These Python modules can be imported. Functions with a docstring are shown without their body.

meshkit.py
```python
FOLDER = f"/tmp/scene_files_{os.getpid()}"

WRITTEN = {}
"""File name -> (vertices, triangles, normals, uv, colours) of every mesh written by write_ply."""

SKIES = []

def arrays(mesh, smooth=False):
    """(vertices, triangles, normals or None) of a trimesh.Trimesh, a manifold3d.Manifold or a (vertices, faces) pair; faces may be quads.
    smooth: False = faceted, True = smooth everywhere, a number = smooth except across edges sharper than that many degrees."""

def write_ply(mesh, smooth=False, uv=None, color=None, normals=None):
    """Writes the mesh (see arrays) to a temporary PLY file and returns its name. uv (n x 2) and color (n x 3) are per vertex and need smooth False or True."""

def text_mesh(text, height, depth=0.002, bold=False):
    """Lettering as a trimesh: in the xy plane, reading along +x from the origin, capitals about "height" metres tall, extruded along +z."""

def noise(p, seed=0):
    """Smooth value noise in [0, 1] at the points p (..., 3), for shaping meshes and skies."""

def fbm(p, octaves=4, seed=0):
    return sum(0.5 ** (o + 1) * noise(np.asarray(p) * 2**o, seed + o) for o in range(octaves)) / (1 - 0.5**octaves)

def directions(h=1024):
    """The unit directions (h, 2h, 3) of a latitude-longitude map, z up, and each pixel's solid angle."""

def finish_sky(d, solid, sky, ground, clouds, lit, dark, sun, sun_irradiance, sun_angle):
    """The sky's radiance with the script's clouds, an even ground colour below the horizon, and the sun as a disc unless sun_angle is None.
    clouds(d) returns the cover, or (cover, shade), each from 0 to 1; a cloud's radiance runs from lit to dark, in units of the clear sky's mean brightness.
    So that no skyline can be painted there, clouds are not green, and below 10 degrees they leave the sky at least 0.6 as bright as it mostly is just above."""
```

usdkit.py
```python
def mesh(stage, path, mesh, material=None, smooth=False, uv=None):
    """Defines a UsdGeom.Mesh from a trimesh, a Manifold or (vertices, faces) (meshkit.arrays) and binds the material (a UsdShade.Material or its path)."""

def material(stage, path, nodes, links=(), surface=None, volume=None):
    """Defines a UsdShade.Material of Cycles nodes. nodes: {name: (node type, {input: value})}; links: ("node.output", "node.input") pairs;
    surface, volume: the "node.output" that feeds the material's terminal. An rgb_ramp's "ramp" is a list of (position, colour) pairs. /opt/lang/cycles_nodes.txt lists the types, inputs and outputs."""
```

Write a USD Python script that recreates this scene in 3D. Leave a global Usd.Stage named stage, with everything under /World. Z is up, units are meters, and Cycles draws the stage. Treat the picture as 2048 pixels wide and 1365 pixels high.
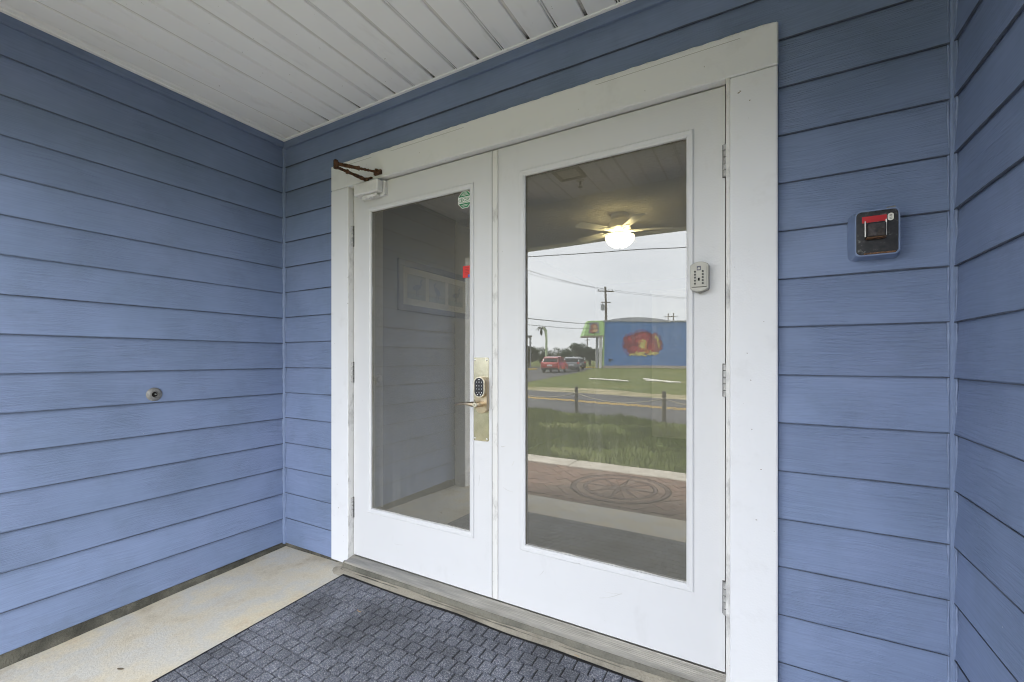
import math, random
import numpy as np, trimesh, manifold3d as m3, usdkit, meshkit
from shapely.geometry import Polygon, Point, box as sbox, LineString
from shapely import affinity
from shapely.ops import unary_union
from pxr import Usd, UsdGeom, UsdLux, UsdShade, Sdf, Gf

rng = np.random.default_rng(7)
random.seed(7)
stage = Usd.Stage.CreateInMemory()
UsdGeom.SetStageUpAxis(stage, UsdGeom.Tokens.z)
UsdGeom.SetStageMetersPerUnit(stage, 1.0)
UsdGeom.Xform.Define(stage, '/World')
UsdGeom.Scope.Define(stage, '/World/Looks')

# ---------------------------------------------------------------- camera, sky, sun, exposure
EXPOSURE = 3.26
SUN_EL, SUN_DIR = math.radians(62), (-0.97, 0.22)
cam = UsdGeom.Camera.Define(stage, '/World/camera')
cam.CreateHorizontalApertureAttr(36.0)
cam.CreateVerticalApertureAttr(36.0 * 682 / 1024)
cam.CreateFocalLengthAttr(36.0 * 868 / 2048)
cam.CreateVerticalApertureOffsetAttr(36.5 / 2048 * 36.0)
cam.CreateClippingRangeAttr(Gf.Vec2f(0.02, 2000))
cam.CreateExposureAttr(EXPOSURE)
cam.AddTranslateOp().Set(Gf.Vec3d(0, -1.67, 1.18))
cam.AddRotateXYZOp().Set(Gf.Vec3f(90, 0, 29.5))
rot = math.atan2(SUN_DIR[0], SUN_DIR[1])
sky = UsdLux.DomeLight.Define(stage, '/World/sky')
skym = usdkit.material(stage, '/World/Looks/overcast_sky', {
    'sky': ('sky_texture', {'sky_type': 'single_scattering', 'sun_disc': False, 'sun_elevation': SUN_EL, 'sun_rotation': rot}),
    'tc': ('texture_coordinate', {}),
    'mp': ('mapping', {'scale': (1.0, 1.0, 3.2)}),
    'n': ('noise_texture', {'scale': 1.7, 'detail': 5.0, 'roughness': 0.52}),
    'r': ('rgb_ramp', {'ramp': [(0.3, (4.6, 4.76, 5.02)), (0.7, (6.2, 6.28, 6.4))]}),
    'mx': ('mix_color', {'fac': 0.93}),
    'bg': ('background_shader', {'strength': 0.09})},
    [('tc.generated', 'mp.vector'), ('mp.vector', 'n.vector'), ('n.fac', 'r.fac'), ('sky.color', 'mx.a'), ('r.color', 'mx.b'), ('mx.result', 'bg.color')],
    surface='bg.background')
UsdShade.MaterialBindingAPI.Apply(sky.GetPrim()).Bind(skym)
sky.GetPrim().SetCustomDataByKey('kind', 'structure')
sun = UsdLux.DistantLight.Define(stage, '/World/sun')
sun.CreateNormalizeAttr(True)
sun.CreateIntensityAttr(0.38)
sun.CreateAngleAttr(18.0)
sun.CreateColorAttr(Gf.Vec3f(1.0, 0.97, 0.92))
# light shines along -z: rotate so that +z points at the sun
sx, sy, sz = SUN_DIR[0] * math.cos(SUN_EL), SUN_DIR[1] * math.cos(SUN_EL), math.sin(SUN_EL)
zax = np.array([sx, sy, sz]); zax /= np.linalg.norm(zax)
xax = np.cross([0, 0, 1], zax); xax /= np.linalg.norm(xax); yax = np.cross(zax, xax)
sun.AddTransformOp().Set(Gf.Matrix4d(*xax, 0, *yax, 0, *zax, 0, 0, 0, 8, 1))

# ---------------------------------------------------------------- naming helpers
taken = set()
def numbered(parent, name):
    n, k = name, 0
    while f'{parent}/{n}' in taken:
        k += 1
        n = f'{name}_{k:03d}'
    taken.add(f'{parent}/{n}')
    return f'{parent}/{n}'
def tag(p, label=None, cat=None, group=None, kind=None):
    for k, v in (('label', label), ('category', cat), ('group', group), ('kind', kind)):
        if v:
            p.SetCustomDataByKey(k, v)
    return p
def thing(name, label=None, cat=None, group=None, loc=(0, 0, 0), rz=0, kind=None):
    x = UsdGeom.Xform.Define(stage, numbered('/World', name))
    if any(loc): x.AddTranslateOp().Set(Gf.Vec3d(*map(float, loc)))
    if rz: x.AddRotateZOp().Set(float(rz))
    return tag(x.GetPrim(), label, cat, group, kind)
def obj(name, mesh, mat, parent=None, smooth=False, label=None, cat=None, group=None, kind=None):
    pp = str(parent.GetPath()) if parent else '/World'
    m = usdkit.mesh(stage, numbered(pp, name), mesh, M[mat], smooth=smooth)
    return tag(m.GetPrim(), label, cat, group, kind)
def copy_of(root, loc, rz, label, group=None):
    d = root.GetCustomData()
    r = thing(root.GetName().rstrip('0123456789').rstrip('_'), label, d['category'], group or d.get('group'), loc, rz)
    r.GetReferences().AddInternalReference(root.GetPath())
    r.SetInstanceable(True)
    return r

# ---------------------------------------------------------------- mesh helpers
def bx(x0, x1, y0, y1, z0, z1):
    return trimesh.creation.box(bounds=[[min(x0, x1), min(y0, y1), min(z0, z1)], [max(x0, x1), max(y0, y1), max(z0, z1)]])
def cb(x0, x1, y0, y1, z0, z1, b=0.003):
    lo, hi = np.minimum([x0, y0, z0], [x1, y1, z1]), np.maximum([x0, y0, z0], [x1, y1, z1])
    b = min(b, 0.45 * (hi - lo).min())
    pts = []
    for i in range(8):
        s = np.array([i & 1, i >> 1 & 1, i >> 2 & 1])
        c = np.where(s, hi, lo); d = np.where(s, -b, b)
        for k in range(3):
            q = c + d; q[k] = c[k]; pts.append(q)
    return trimesh.convex.convex_hull(np.array(pts))
def cat(*ms):
    flat = []
    for m in ms:
        flat += list(m) if isinstance(m, (list, tuple)) else [m]
    return trimesh.util.concatenate(flat)
def mv(m, t=(0, 0, 0), rx=0, ry=0, rz=0, s=None):
    m = m.copy()
    if s is not None: m.apply_scale(s)
    for a, ax in ((rx, [1, 0, 0]), (ry, [0, 1, 0]), (rz, [0, 0, 1])):
        if a: m.apply_transform(trimesh.transformations.rotation_matrix(math.radians(a), ax))
    m.apply_translation(t)
    return m
def cyl(p, q, r, n=16, r2=None):
    p, q = np.array(p, float), np.array(q, float)
    d = q - p; L = np.linalg.norm(d); d /= L
    a = np.cross(d, [0, 0, 1] if abs(d[2]) < .9 else [1, 0, 0]); a /= np.linalg.norm(a); b = np.cross(d, a)
    an = np.arange(n) * 2 * math.pi / n
    ring = np.cos(an)[:, None] * a + np.sin(an)[:, None] * b
    r2 = r if r2 is None else r2
    v = np.vstack([p + ring * r, q + ring * r2, [p], [q]])
    f = []
    for i in range(n):
        j = (i + 1) % n
        f += [[i, j, n + j], [i, n + j, n + i], [2 * n, j, i], [2 * n + 1, n + i, n + j]]
    m = trimesh.Trimesh(v, f, process=False)
    if m.volume < 0: m.invert()
    return m
def tube(pts, r, n=8):
    pts = np.asarray(pts, float)
    t = np.gradient(pts, axis=0); t /= np.linalg.norm(t, axis=1, keepdims=True)
    ref = np.array([0, 0, 1.0]) if abs(t[:, 2]).max() < .9 else np.array([0.31, 0.95, 0.05])
    a = np.cross(t, ref); a /= np.linalg.norm(a, axis=1, keepdims=True); b = np.cross(t, a)
    an = np.arange(n) * 2 * math.pi / n
    r = np.broadcast_to(r, (len(pts),))
    v = (pts[:, None] + r[:, None, None] * (np.cos(an)[None, :, None] * a[:, None] + np.sin(an)[None, :, None] * b[:, None])).reshape(-1, 3)
    f = []
    for i in range(len(pts) - 1):
        for j in range(n):
            k = (j + 1) % n
            f += [[i * n + j, i * n + k, (i + 1) * n + k], [i * n + j, (i + 1) * n + k, (i + 1) * n + j]]
    e = len(v); v = np.vstack([v, pts[:1], pts[-1:]]); o = (len(pts) - 1) * n
    for j in range(n):
        k = (j + 1) % n
        f += [[e, k, j], [e + 1, o + j, o + k]]
    m = trimesh.Trimesh(v, f, process=False)
    if m.volume < 0: m.invert()
    return m
def ext(poly, h):
    """shapely polygon(s) in xy extruded 0..h along z"""
    ps = list(poly.geoms) if hasattr(poly, 'geoms') else [poly]
    out = []
    for p in ps:
        if p.is_empty or p.area < 1e-9: continue
        p = p.buffer(0)
        for q in (list(p.geoms) if hasattr(p, 'geoms') else [p]):
            rings = [np.array(q.exterior.coords)[:-1]] + [np.array(i.coords)[:-1] for i in q.interiors]
            out.append(m3.CrossSection([r.tolist() for r in rings], m3.FillRule.EvenOdd).extrude(h))
    ms = []
    for o in out:
        mm = o.to_mesh(); ms.append(trimesh.Trimesh(mm.vert_properties[:, :3], mm.tri_verts, process=False))
    return cat(ms)
def front(m, x=0, y=0, z=0):
    """xy-plane shape (extruded along +z) set upright, facing -y, reading along +x"""
    v = m.vertices
    m = trimesh.Trimesh(np.column_stack([v[:, 0] + x, y - v[:, 2], v[:, 1] + z]), m.faces, process=False)
    return m
def onx(m, x=0, y=0, z=0):
    """xy-plane shape set upright, facing +x, reading along +y"""
    v = m.vertices
    return trimesh.Trimesh(np.column_stack([x + v[:, 2], y + v[:, 0], z + v[:, 1]]), m.faces, process=False)
def rrect(w, h, r, n=6):
    return sbox(-w / 2 + r, -h / 2 + r, w / 2 - r, h / 2 - r).buffer(r, quad_segs=n)
def blobp(seed, r0):
    r = np.random.default_rng(seed); a = np.linspace(0, 2 * math.pi, 10, endpoint=False)
    k = r0 * (1 + .3 * r.normal(size=10))
    return Polygon(list(zip(k * np.cos(a), .8 * k * np.sin(a)))).buffer(0)
def lathe(prof, n=32):
    m = trimesh.creation.revolve(np.array(prof, float), sections=n)
    if m.volume < 0: m.invert()
    return m
def sheet(poly, z, step=None):
    p = poly
    tri = ext(p, 0.001)
    v = tri.vertices; keep = (v[tri.faces][:, :, 2] > 0.0005).all(1)
    m = trimesh.Trimesh(v, tri.faces[keep], process=True)
    m.vertices[:, 2] = z
    return m
def ball(c, r, sub=2, s=(1, 1, 1)):
    m = trimesh.creation.icosphere(subdivisions=sub, radius=r)
    m.vertices = m.vertices * s + np.array(c)
    return m

# ---------------------------------------------------------------- materials
M = {}
def mat(name, nodes, links, surface):
    M[name] = usdkit.material(stage, f'/World/Looks/{name}', nodes, links, surface=surface)
def plain(name, col, rough=0.6, metal=0.0, var=0.12, scale=30.0, bump=0.0, bscale=200.0, spec=0.5, coat=0.0, stretch=(1, 1, 1)):
    c0 = tuple(x * (1 - var) for x in col); c1 = tuple(min(1, x * (1 + var)) for x in col)
    nodes = {'g': ('geometry', {}), 'mp': ('mapping', {'scale': stretch}),
             'n': ('noise_texture', {'scale': scale, 'detail': 5.0, 'roughness': 0.6}),
             'r': ('rgb_ramp', {'ramp': [(0.3, c0), (0.7, c1)]}),
             'p': ('principled_bsdf', {'roughness': rough, 'metallic': metal, 'specular_ior_level': spec, 'coat_weight': coat})}
    links = [('g.position', 'mp.vector'), ('mp.vector', 'n.vector'), ('n.fac', 'r.fac'), ('r.color', 'p.base_color')]
    if bump:
        nodes['bn'] = ('noise_texture', {'scale': bscale, 'detail': 4.0, 'roughness': 0.65})
        nodes['b'] = ('bump', {'strength': 1.0, 'distance': bump})
        links += [('mp.vector', 'bn.vector'), ('bn.fac', 'b.height'), ('b.normal', 'p.normal')]
    mat(name, nodes, links, 'p.BSDF')

def siding(name, axis, base=(0.176, 0.232, 0.372)):
    """blue painted fibre-cement boards with embossed wood grain along axis"""
    sc = (1.8, 60.0, 112.0) if axis == 'x' else (60.0, 1.8, 112.0)
    lo = tuple(c * k for c, k in zip(base, (0.86, 0.88, 0.86))); hi = tuple(c * k for c, k in zip(base, (1.16, 1.12, 1.12)))
    nodes = {
        'g': ('geometry', {}), 'oi': ('object_info', {}),
        'off': ('combine_xyz', {}), 'om': ('math', {'math_type': 'multiply', 'value2': 37.0}),
        'add': ('vector_math', {'math_type': 'add'}),
        'wn': ('noise_texture', {'scale': 2.3, 'detail': 2.0}), 'wm': ('vector_math', {'math_type': 'scale', 'scale': 0.05}),
        'wadd': ('vector_math', {'math_type': 'add'}),
        'mp': ('mapping', {'scale': sc}),
        'gr': ('noise_texture', {'scale': 2.6, 'detail': 3.0, 'roughness': 0.6, 'distortion': 0.6}),
        'amp': ('noise_texture', {'scale': 3.5, 'detail': 2.0}),
        'ampr': ('map_range', {'from_min': 0.38, 'from_max': 0.66, 'to_min': 0.1, 'to_max': 1.0, 'clamp': True}),
        'gm': ('math', {'math_type': 'multiply'}),
        'b': ('bump', {'strength': 1.0, 'distance': 0.0044}),
        'big': ('noise_texture', {'scale': 2.2, 'detail': 5.0, 'roughness': 0.6}),
        'r': ('rgb_ramp', {'ramp': [(0.28, lo), (0.5, base), (0.74, hi)]}),
        'mil': ('noise_texture', {'scale': 5.5, 'detail': 7.0, 'roughness': 0.7}),
        'milr': ('map_range', {'from_min': 0.52, 'from_max': 0.78, 'to_min': 0.0, 'to_max': 0.36, 'clamp': True}),
        'mx': ('mix_color', {'b': (0.115, 0.150, 0.20)}),
        'gc': ('map_range', {'from_min': 0.3, 'from_max': 0.7, 'to_min': 0.90, 'to_max': 1.06, 'clamp': True}),
        'gmul': ('mix_color', {'blend_type': 'multiply', 'fac': 1.0}),
        'tv': ('map_range', {'from_min': 0.0, 'from_max': 1.0, 'to_min': 0.95, 'to_max': 1.06}),
        'tmul': ('mix_color', {'blend_type': 'multiply', 'fac': 1.0}),
        'fl': ('noise_texture', {'scale': 75.0, 'detail': 1.0}),
        'flr': ('math', {'math_type': 'greater_than', 'value2': 0.865}),
        'fmx': ('mix_color', {'b': (0.5, 0.52, 0.56)}),
        'p': ('principled_bsdf', {'roughness': 0.58, 'specular_ior_level': 0.35})}
    links = [('oi.random', 'om.value1'), ('om.value', 'off.x'), ('om.value', 'off.y'), ('om.value', 'off.z'), ('g.position', 'add.vector1'), ('off.vector', 'add.vector2'),
             ('add.vector', 'wn.vector'), ('wn.color', 'wm.vector1'), ('add.vector', 'wadd.vector1'), ('wm.vector', 'wadd.vector2'),
             ('wadd.vector', 'mp.vector'), ('mp.vector', 'gr.vector'), ('add.vector', 'amp.vector'), ('amp.fac', 'ampr.value'),
             ('gr.fac', 'gm.value1'), ('ampr.result', 'gm.value2'), ('gm.value', 'b.height'), ('b.normal', 'p.normal'),
             ('g.position', 'big.vector'), ('big.fac', 'r.fac'), ('g.position', 'mil.vector'), ('mil.fac', 'milr.value'),
             ('milr.result', 'mx.fac'), ('r.color', 'mx.a'), ('gr.fac', 'gc.value'), ('mx.result', 'gmul.a'), ('gc.result', 'gmul.b'),
             ('oi.random', 'tv.value'), ('gmul.result', 'tmul.a'), ('tv.result', 'tmul.b'),
             ('add.vector', 'fl.vector'), ('fl.fac', 'flr.value1'), ('flr.value', 'fmx.fac'), ('tmul.result', 'fmx.a'), ('fmx.result', 'p.base_color')]
    mat(name, nodes, links, 'p.BSDF')
siding('blue_siding_across', 'x')
siding('blue_siding_along', 'y')

def white_paint(name, base=(0.615, 0.621, 0.636), dirt=(0.36, 0.35, 0.33), amount=0.5, rough=0.42, streak=(1, 1, 1), lo=0.56, hi=0.82):
    nodes = {'g': ('geometry', {}), 'mp': ('mapping', {'scale': streak}),
             'n': ('noise_texture', {'scale': 7.0, 'detail': 8.0, 'roughness': 0.68}),
             'nr': ('map_range', {'from_min': lo, 'from_max': hi, 'to_min': 0.0, 'to_max': amount, 'clamp': True}),
             'mx': ('mix_color', {'a': base, 'b': dirt}),
             's': ('noise_texture', {'scale': 70.0, 'detail': 1.0}), 'sr': ('map_range', {'from_min': 0.80, 'from_max': 0.83, 'to_min': 0.0, 'to_max': 0.7, 'clamp': True}),
             'mx2': ('mix_color', {'b': (0.2, 0.17, 0.14)}),
             'bn': ('noise_texture', {'scale': 160.0, 'detail': 3.0}), 'b': ('bump', {'strength': 0.6, 'distance': 0.0008}),
             'p': ('principled_bsdf', {'roughness': rough, 'specular_ior_level': 0.4})}
    links = [('g.position', 'mp.vector'), ('mp.vector', 'n.vector'), ('n.fac', 'nr.value'), ('nr.result', 'mx.fac'), ('g.position', 's.vector'), ('s.fac', 'sr.value'),
             ('sr.result', 'mx2.fac'), ('mx.result', 'mx2.a'), ('mx2.result', 'p.base_color'), ('g.position', 'bn.vector'), ('bn.fac', 'b.height'), ('b.normal', 'p.normal')]
    mat(name, nodes, links, 'p.BSDF')
white_paint('white_door_paint', streak=(1, 1, .55), amount=.28, lo=.58, hi=.86)
white_paint('white_casing_paint', base=(.695, .705, .73), amount=.3, lo=.55, hi=.85, rough=.5)
white_paint('grimy_white_paint', base=(.66, .655, .64), dirt=(.15, .145, .14), amount=.75, lo=.53, hi=.76, streak=(2.5, 2.5, 1.2))
white_paint('soffit_white', base=(0.88, 0.895, 0.925), amount=.22, rough=.5, streak=(2, .6, 2))
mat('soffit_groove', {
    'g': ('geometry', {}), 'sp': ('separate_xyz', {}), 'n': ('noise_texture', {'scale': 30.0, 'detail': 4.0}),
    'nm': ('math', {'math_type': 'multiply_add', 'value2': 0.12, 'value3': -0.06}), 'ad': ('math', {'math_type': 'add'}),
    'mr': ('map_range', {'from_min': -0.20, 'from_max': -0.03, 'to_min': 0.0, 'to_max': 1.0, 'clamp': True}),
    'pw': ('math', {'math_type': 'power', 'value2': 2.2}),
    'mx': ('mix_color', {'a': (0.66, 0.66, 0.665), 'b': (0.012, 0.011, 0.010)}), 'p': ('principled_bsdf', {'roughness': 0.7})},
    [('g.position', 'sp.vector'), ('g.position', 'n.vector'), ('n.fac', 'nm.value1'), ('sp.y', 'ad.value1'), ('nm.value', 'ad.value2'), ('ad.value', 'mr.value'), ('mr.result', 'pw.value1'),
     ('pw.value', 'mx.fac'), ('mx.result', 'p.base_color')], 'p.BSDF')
plain('caulk_blue', (0.195, 0.25, 0.385), .6, var=.15)
plain('lap_shade_soft', (0.105, 0.135, 0.205), .8, var=.2, scale=20)  # paler painted lap shadow, for the upper boards of the long wall
plain('lap_shade', (0.062, 0.078, 0.115), .85, var=.3, scale=20)  # dark tone that paints the shadow under the siding laps
plain('scuff_grey', (0.55, 0.55, 0.545), .6, var=.15)
plain('chip_brown', (0.22, 0.19, 0.16), .8, var=.3)
plain('dark_gap', (0.015, 0.014, 0.013), .9)
plain('old_sealant', (0.16, 0.15, 0.12), .8, var=.4, scale=60)
plain('pale_sealant', (0.50, 0.49, 0.46), .7, var=.25, scale=60)
plain('tan_caulk', (0.42, 0.37, 0.30), .8, var=.2, scale=40)
plain('brass_bronze', (0.43, 0.41, 0.32), .22, metal=.92, var=.16, scale=22, bump=.0004, bscale=60)
plain('satin_nickel', (0.62, 0.58, 0.50), .26, metal=1, var=.1)
plain('lever_bronze', (0.46, 0.39, 0.29), .28, metal=1, var=.1)
plain('screw_steel', (0.66, 0.65, 0.62), .3, metal=1)
plain('keypad_black', (0.012, 0.013, 0.018), .25)
plain('key_white', (0.62, 0.64, 0.66), .5)
plain('hinge_dark', (0.085, 0.083, 0.08), .6, metal=.2, var=.4, scale=80)
plain('hinge_steel', (0.40, 0.40, 0.395), .45, metal=.3, var=.3, scale=90)
plain('box_cream', (0.46, 0.45, 0.405), .55, var=.08, scale=20)
plain('box_grey', (0.34, 0.335, 0.31), .6, var=.1)
plain('box_button', (0.06, 0.06, 0.055), .5)
plain('box_logo', (0.10, 0.10, 0.14), .5)
plain('rust_iron', (0.075, 0.034, 0.016), .75, metal=.25, var=.9, scale=70, bump=.004, bscale=110)
plain('rust_edge', (0.12, 0.060, 0.028), .8, var=.95, scale=120)
plain('closer_white', (0.66, 0.66, 0.66), .45, var=.05)
plain('alarm_blue', (0.172, 0.228, 0.362), .5, var=.08)
mat('alarm_face', {'g': ('geometry', {}), 'n': ('noise_texture', {'scale': 48.0, 'detail': 6.0, 'roughness': .65}),
    'r': ('rgb_ramp', {'ramp': [(0.40, (0.006, 0.006, 0.007)), (0.58, (0.018, 0.017, 0.017)), (0.70, (0.16, 0.155, 0.15)), (0.8, (0.32, 0.30, 0.28))]}),
    'p': ('principled_bsdf', {'roughness': .3})}, [('g.position', 'n.vector'), ('n.fac', 'r.fac'), ('r.color', 'p.base_color')], 'p.BSDF')
plain('alarm_lens', (0.030, 0.024, 0.020), .10, var=.9, scale=70, coat=.6)
plain('chrome', (0.42, 0.41, 0.38), .3, metal=1)
plain('label_red', (0.44, 0.004, 0.009), .4, var=.05)
plain('label_white', (0.68, 0.66, 0.60), .5, var=.08)
plain('label_ink', (0.05, 0.05, 0.05), .6)
plain('sticker_green', (0.015, 0.20, 0.075), .4, var=.06)
plain('sticker_white', (0.74, 0.75, 0.72), .45, var=.04)
plain('sticker_red', (0.58, 0.025, 0.02), .5, var=.06)
plain('sticker_darkred', (0.26, 0.01, 0.01), .5)
plain('sticker_blue', (0.05, 0.10, 0.42), .5)
plain('pipe_steel', (0.20, 0.20, 0.195), .5, metal=.4, var=.25, scale=60)
plain('threshold_alu', (0.46, 0.44, 0.395), .42, metal=.75, var=.22, scale=14, stretch=(.4, 4, 1))

def concrete(name, cols, scale=1.6, bump=.002, speck=(0.2, 0.17, 0.12), rough=.85):
    mat(name, {'g': ('geometry', {}), 'n': ('noise_texture', {'scale': scale, 'detail': 9.0, 'roughness': .62}),
        'r': ('rgb_ramp', {'ramp': cols}),
        'n2': ('noise_texture', {'scale': 130.0, 'detail': 3.0, 'roughness': .7}), 'm2': ('map_range', {'from_min': .3, 'from_max': .7, 'to_min': .86, 'to_max': 1.1, 'clamp': True}),
        'mul': ('mix_color', {'blend_type': 'multiply', 'fac': 1.0}),
        'n3': ('noise_texture', {'scale': 9.0, 'detail': 6.0, 'roughness': .7}), 'm3': ('map_range', {'from_min': .56, 'from_max': .76, 'to_min': 0, 'to_max': .55, 'clamp': True}),
        'mx': ('mix_color', {'b': speck}),
        'b': ('bump', {'strength': .7, 'distance': bump}), 'p': ('principled_bsdf', {'roughness': rough, 'specular_ior_level': .3})},
        [('g.position', 'n.vector'), ('n.fac', 'r.fac'), ('g.position', 'n2.vector'), ('n2.fac', 'm2.value'), ('r.color', 'mul.a'), ('m2.result', 'mul.b'),
         ('g.position', 'n3.vector'), ('n3.fac', 'm3.value'), ('m3.result', 'mx.fac'), ('mul.result', 'mx.a'), ('mx.result', 'p.base_color'),
         ('n2.fac', 'b.height'), ('b.normal', 'p.normal')], 'p.BSDF')
concrete('slab_concrete', [(.28, (.42, .35, .25)), (.42, (.60, .54, .42)), (.52, (.56, .54, .485)), (.62, (.64, .57, .43)), (.75, (.58, .44, .29))], scale=2.4, speck=(.43, .34, .23))
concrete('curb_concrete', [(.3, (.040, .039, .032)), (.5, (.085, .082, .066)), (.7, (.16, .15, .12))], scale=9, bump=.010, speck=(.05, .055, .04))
concrete('sill_concrete', [(.3, (.25, .225, .18)), (.5, (.36, .33, .27)), (.7, (.45, .41, .33))], scale=7, bump=.006, speck=(.11, .12, .10))
concrete('sill_dark', [(.3, (.10, .098, .08)), (.5, (.17, .163, .135)), (.7, (.24, .225, .18))], scale=9, bump=.008, speck=(.06, .065, .045))
concrete('edging_concrete', [(.3, (.36, .33, .27)), (.7, (.50, .46, .39))], scale=3, bump=.004, speck=(.2, .19, .15))
concrete('asphalt', [(.3, (.050, .050, .052)), (.7, (.085, .085, .086))], scale=.6, bump=.004, speck=(.045, .045, .045))
plain('road_yellow', (.55, .34, .035), .7, var=.2, scale=8)
mat('paver', {'g': ('geometry', {}), 'oi': ('object_info', {}), 'r': ('rgb_ramp', {'ramp': [(0, (.130, .078, .056)), (.35, (.175, .104, .074)), (.7, (.15, .105, .080)), (1, (.19, .115, .078))]}),
    'n': ('noise_texture', {'scale': 26.0, 'detail': 6.0}), 'mr': ('map_range', {'from_min': .3, 'from_max': .7, 'to_min': .72, 'to_max': 1.15, 'clamp': True}),
    'mul': ('mix_color', {'blend_type': 'multiply', 'fac': 1.0}), 'b': ('bump', {'distance': .003}), 'p': ('principled_bsdf', {'roughness': .85})},
    [('oi.random', 'r.fac'), ('g.position', 'n.vector'), ('n.fac', 'mr.value'), ('r.color', 'mul.a'), ('mr.result', 'mul.b'), ('mul.result', 'p.base_color'), ('n.fac', 'b.height'), ('b.normal', 'p.normal')], 'p.BSDF')
plain('paver_dark', (.10, .066, .055), .85, var=.25)
plain('paver_sand', (.075, .065, .055), .95, var=.3)
plain('mat_rubber', (.008, .008, .010), .65)
mat('mat_pile', {'g': ('geometry', {}), 'oi': ('object_info', {}), 'v': ('noise_texture', {'scale': 190.0, 'detail': 2.5, 'roughness': .75}),
    'r': ('rgb_ramp', {'ramp': [(.34, (.045, .051, .072)), (.48, (.108, .118, .150)), (.56, (.165, .174, .205)), (.68, (.40, .40, .41))]}),
    'n': ('noise_texture', {'scale': 3.2, 'detail': 5.0, 'roughness': .6}), 'mr': ('map_range', {'from_min': .35, 'from_max': .62, 'to_min': 1.25, 'to_max': .55, 'clamp': True}),
    'mul': ('mix_color', {'blend_type': 'multiply', 'fac': 1.0}), 'tv': ('map_range', {'to_min': .9, 'to_max': 1.1}), 'mul2': ('mix_color', {'blend_type': 'multiply', 'fac': 1.0}),
    'b': ('bump', {'distance': .0035, 'strength': 1.0}), 'p': ('principled_bsdf', {'roughness': .95, 'sheen_weight': .12})},
    [('g.position', 'v.vector'), ('v.fac', 'r.fac'), ('g.position', 'n.vector'), ('n.fac', 'mr.value'), ('r.color', 'mul.a'), ('mr.result', 'mul.b'), ('oi.random', 'tv.value'), ('mul.result', 'mul2.a'), ('tv.result', 'mul2.b'),
     ('mul2.result', 'p.base_color'), ('v.fac', 'b.height'), ('b.normal', 'p.normal')], 'p.BSDF')
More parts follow.
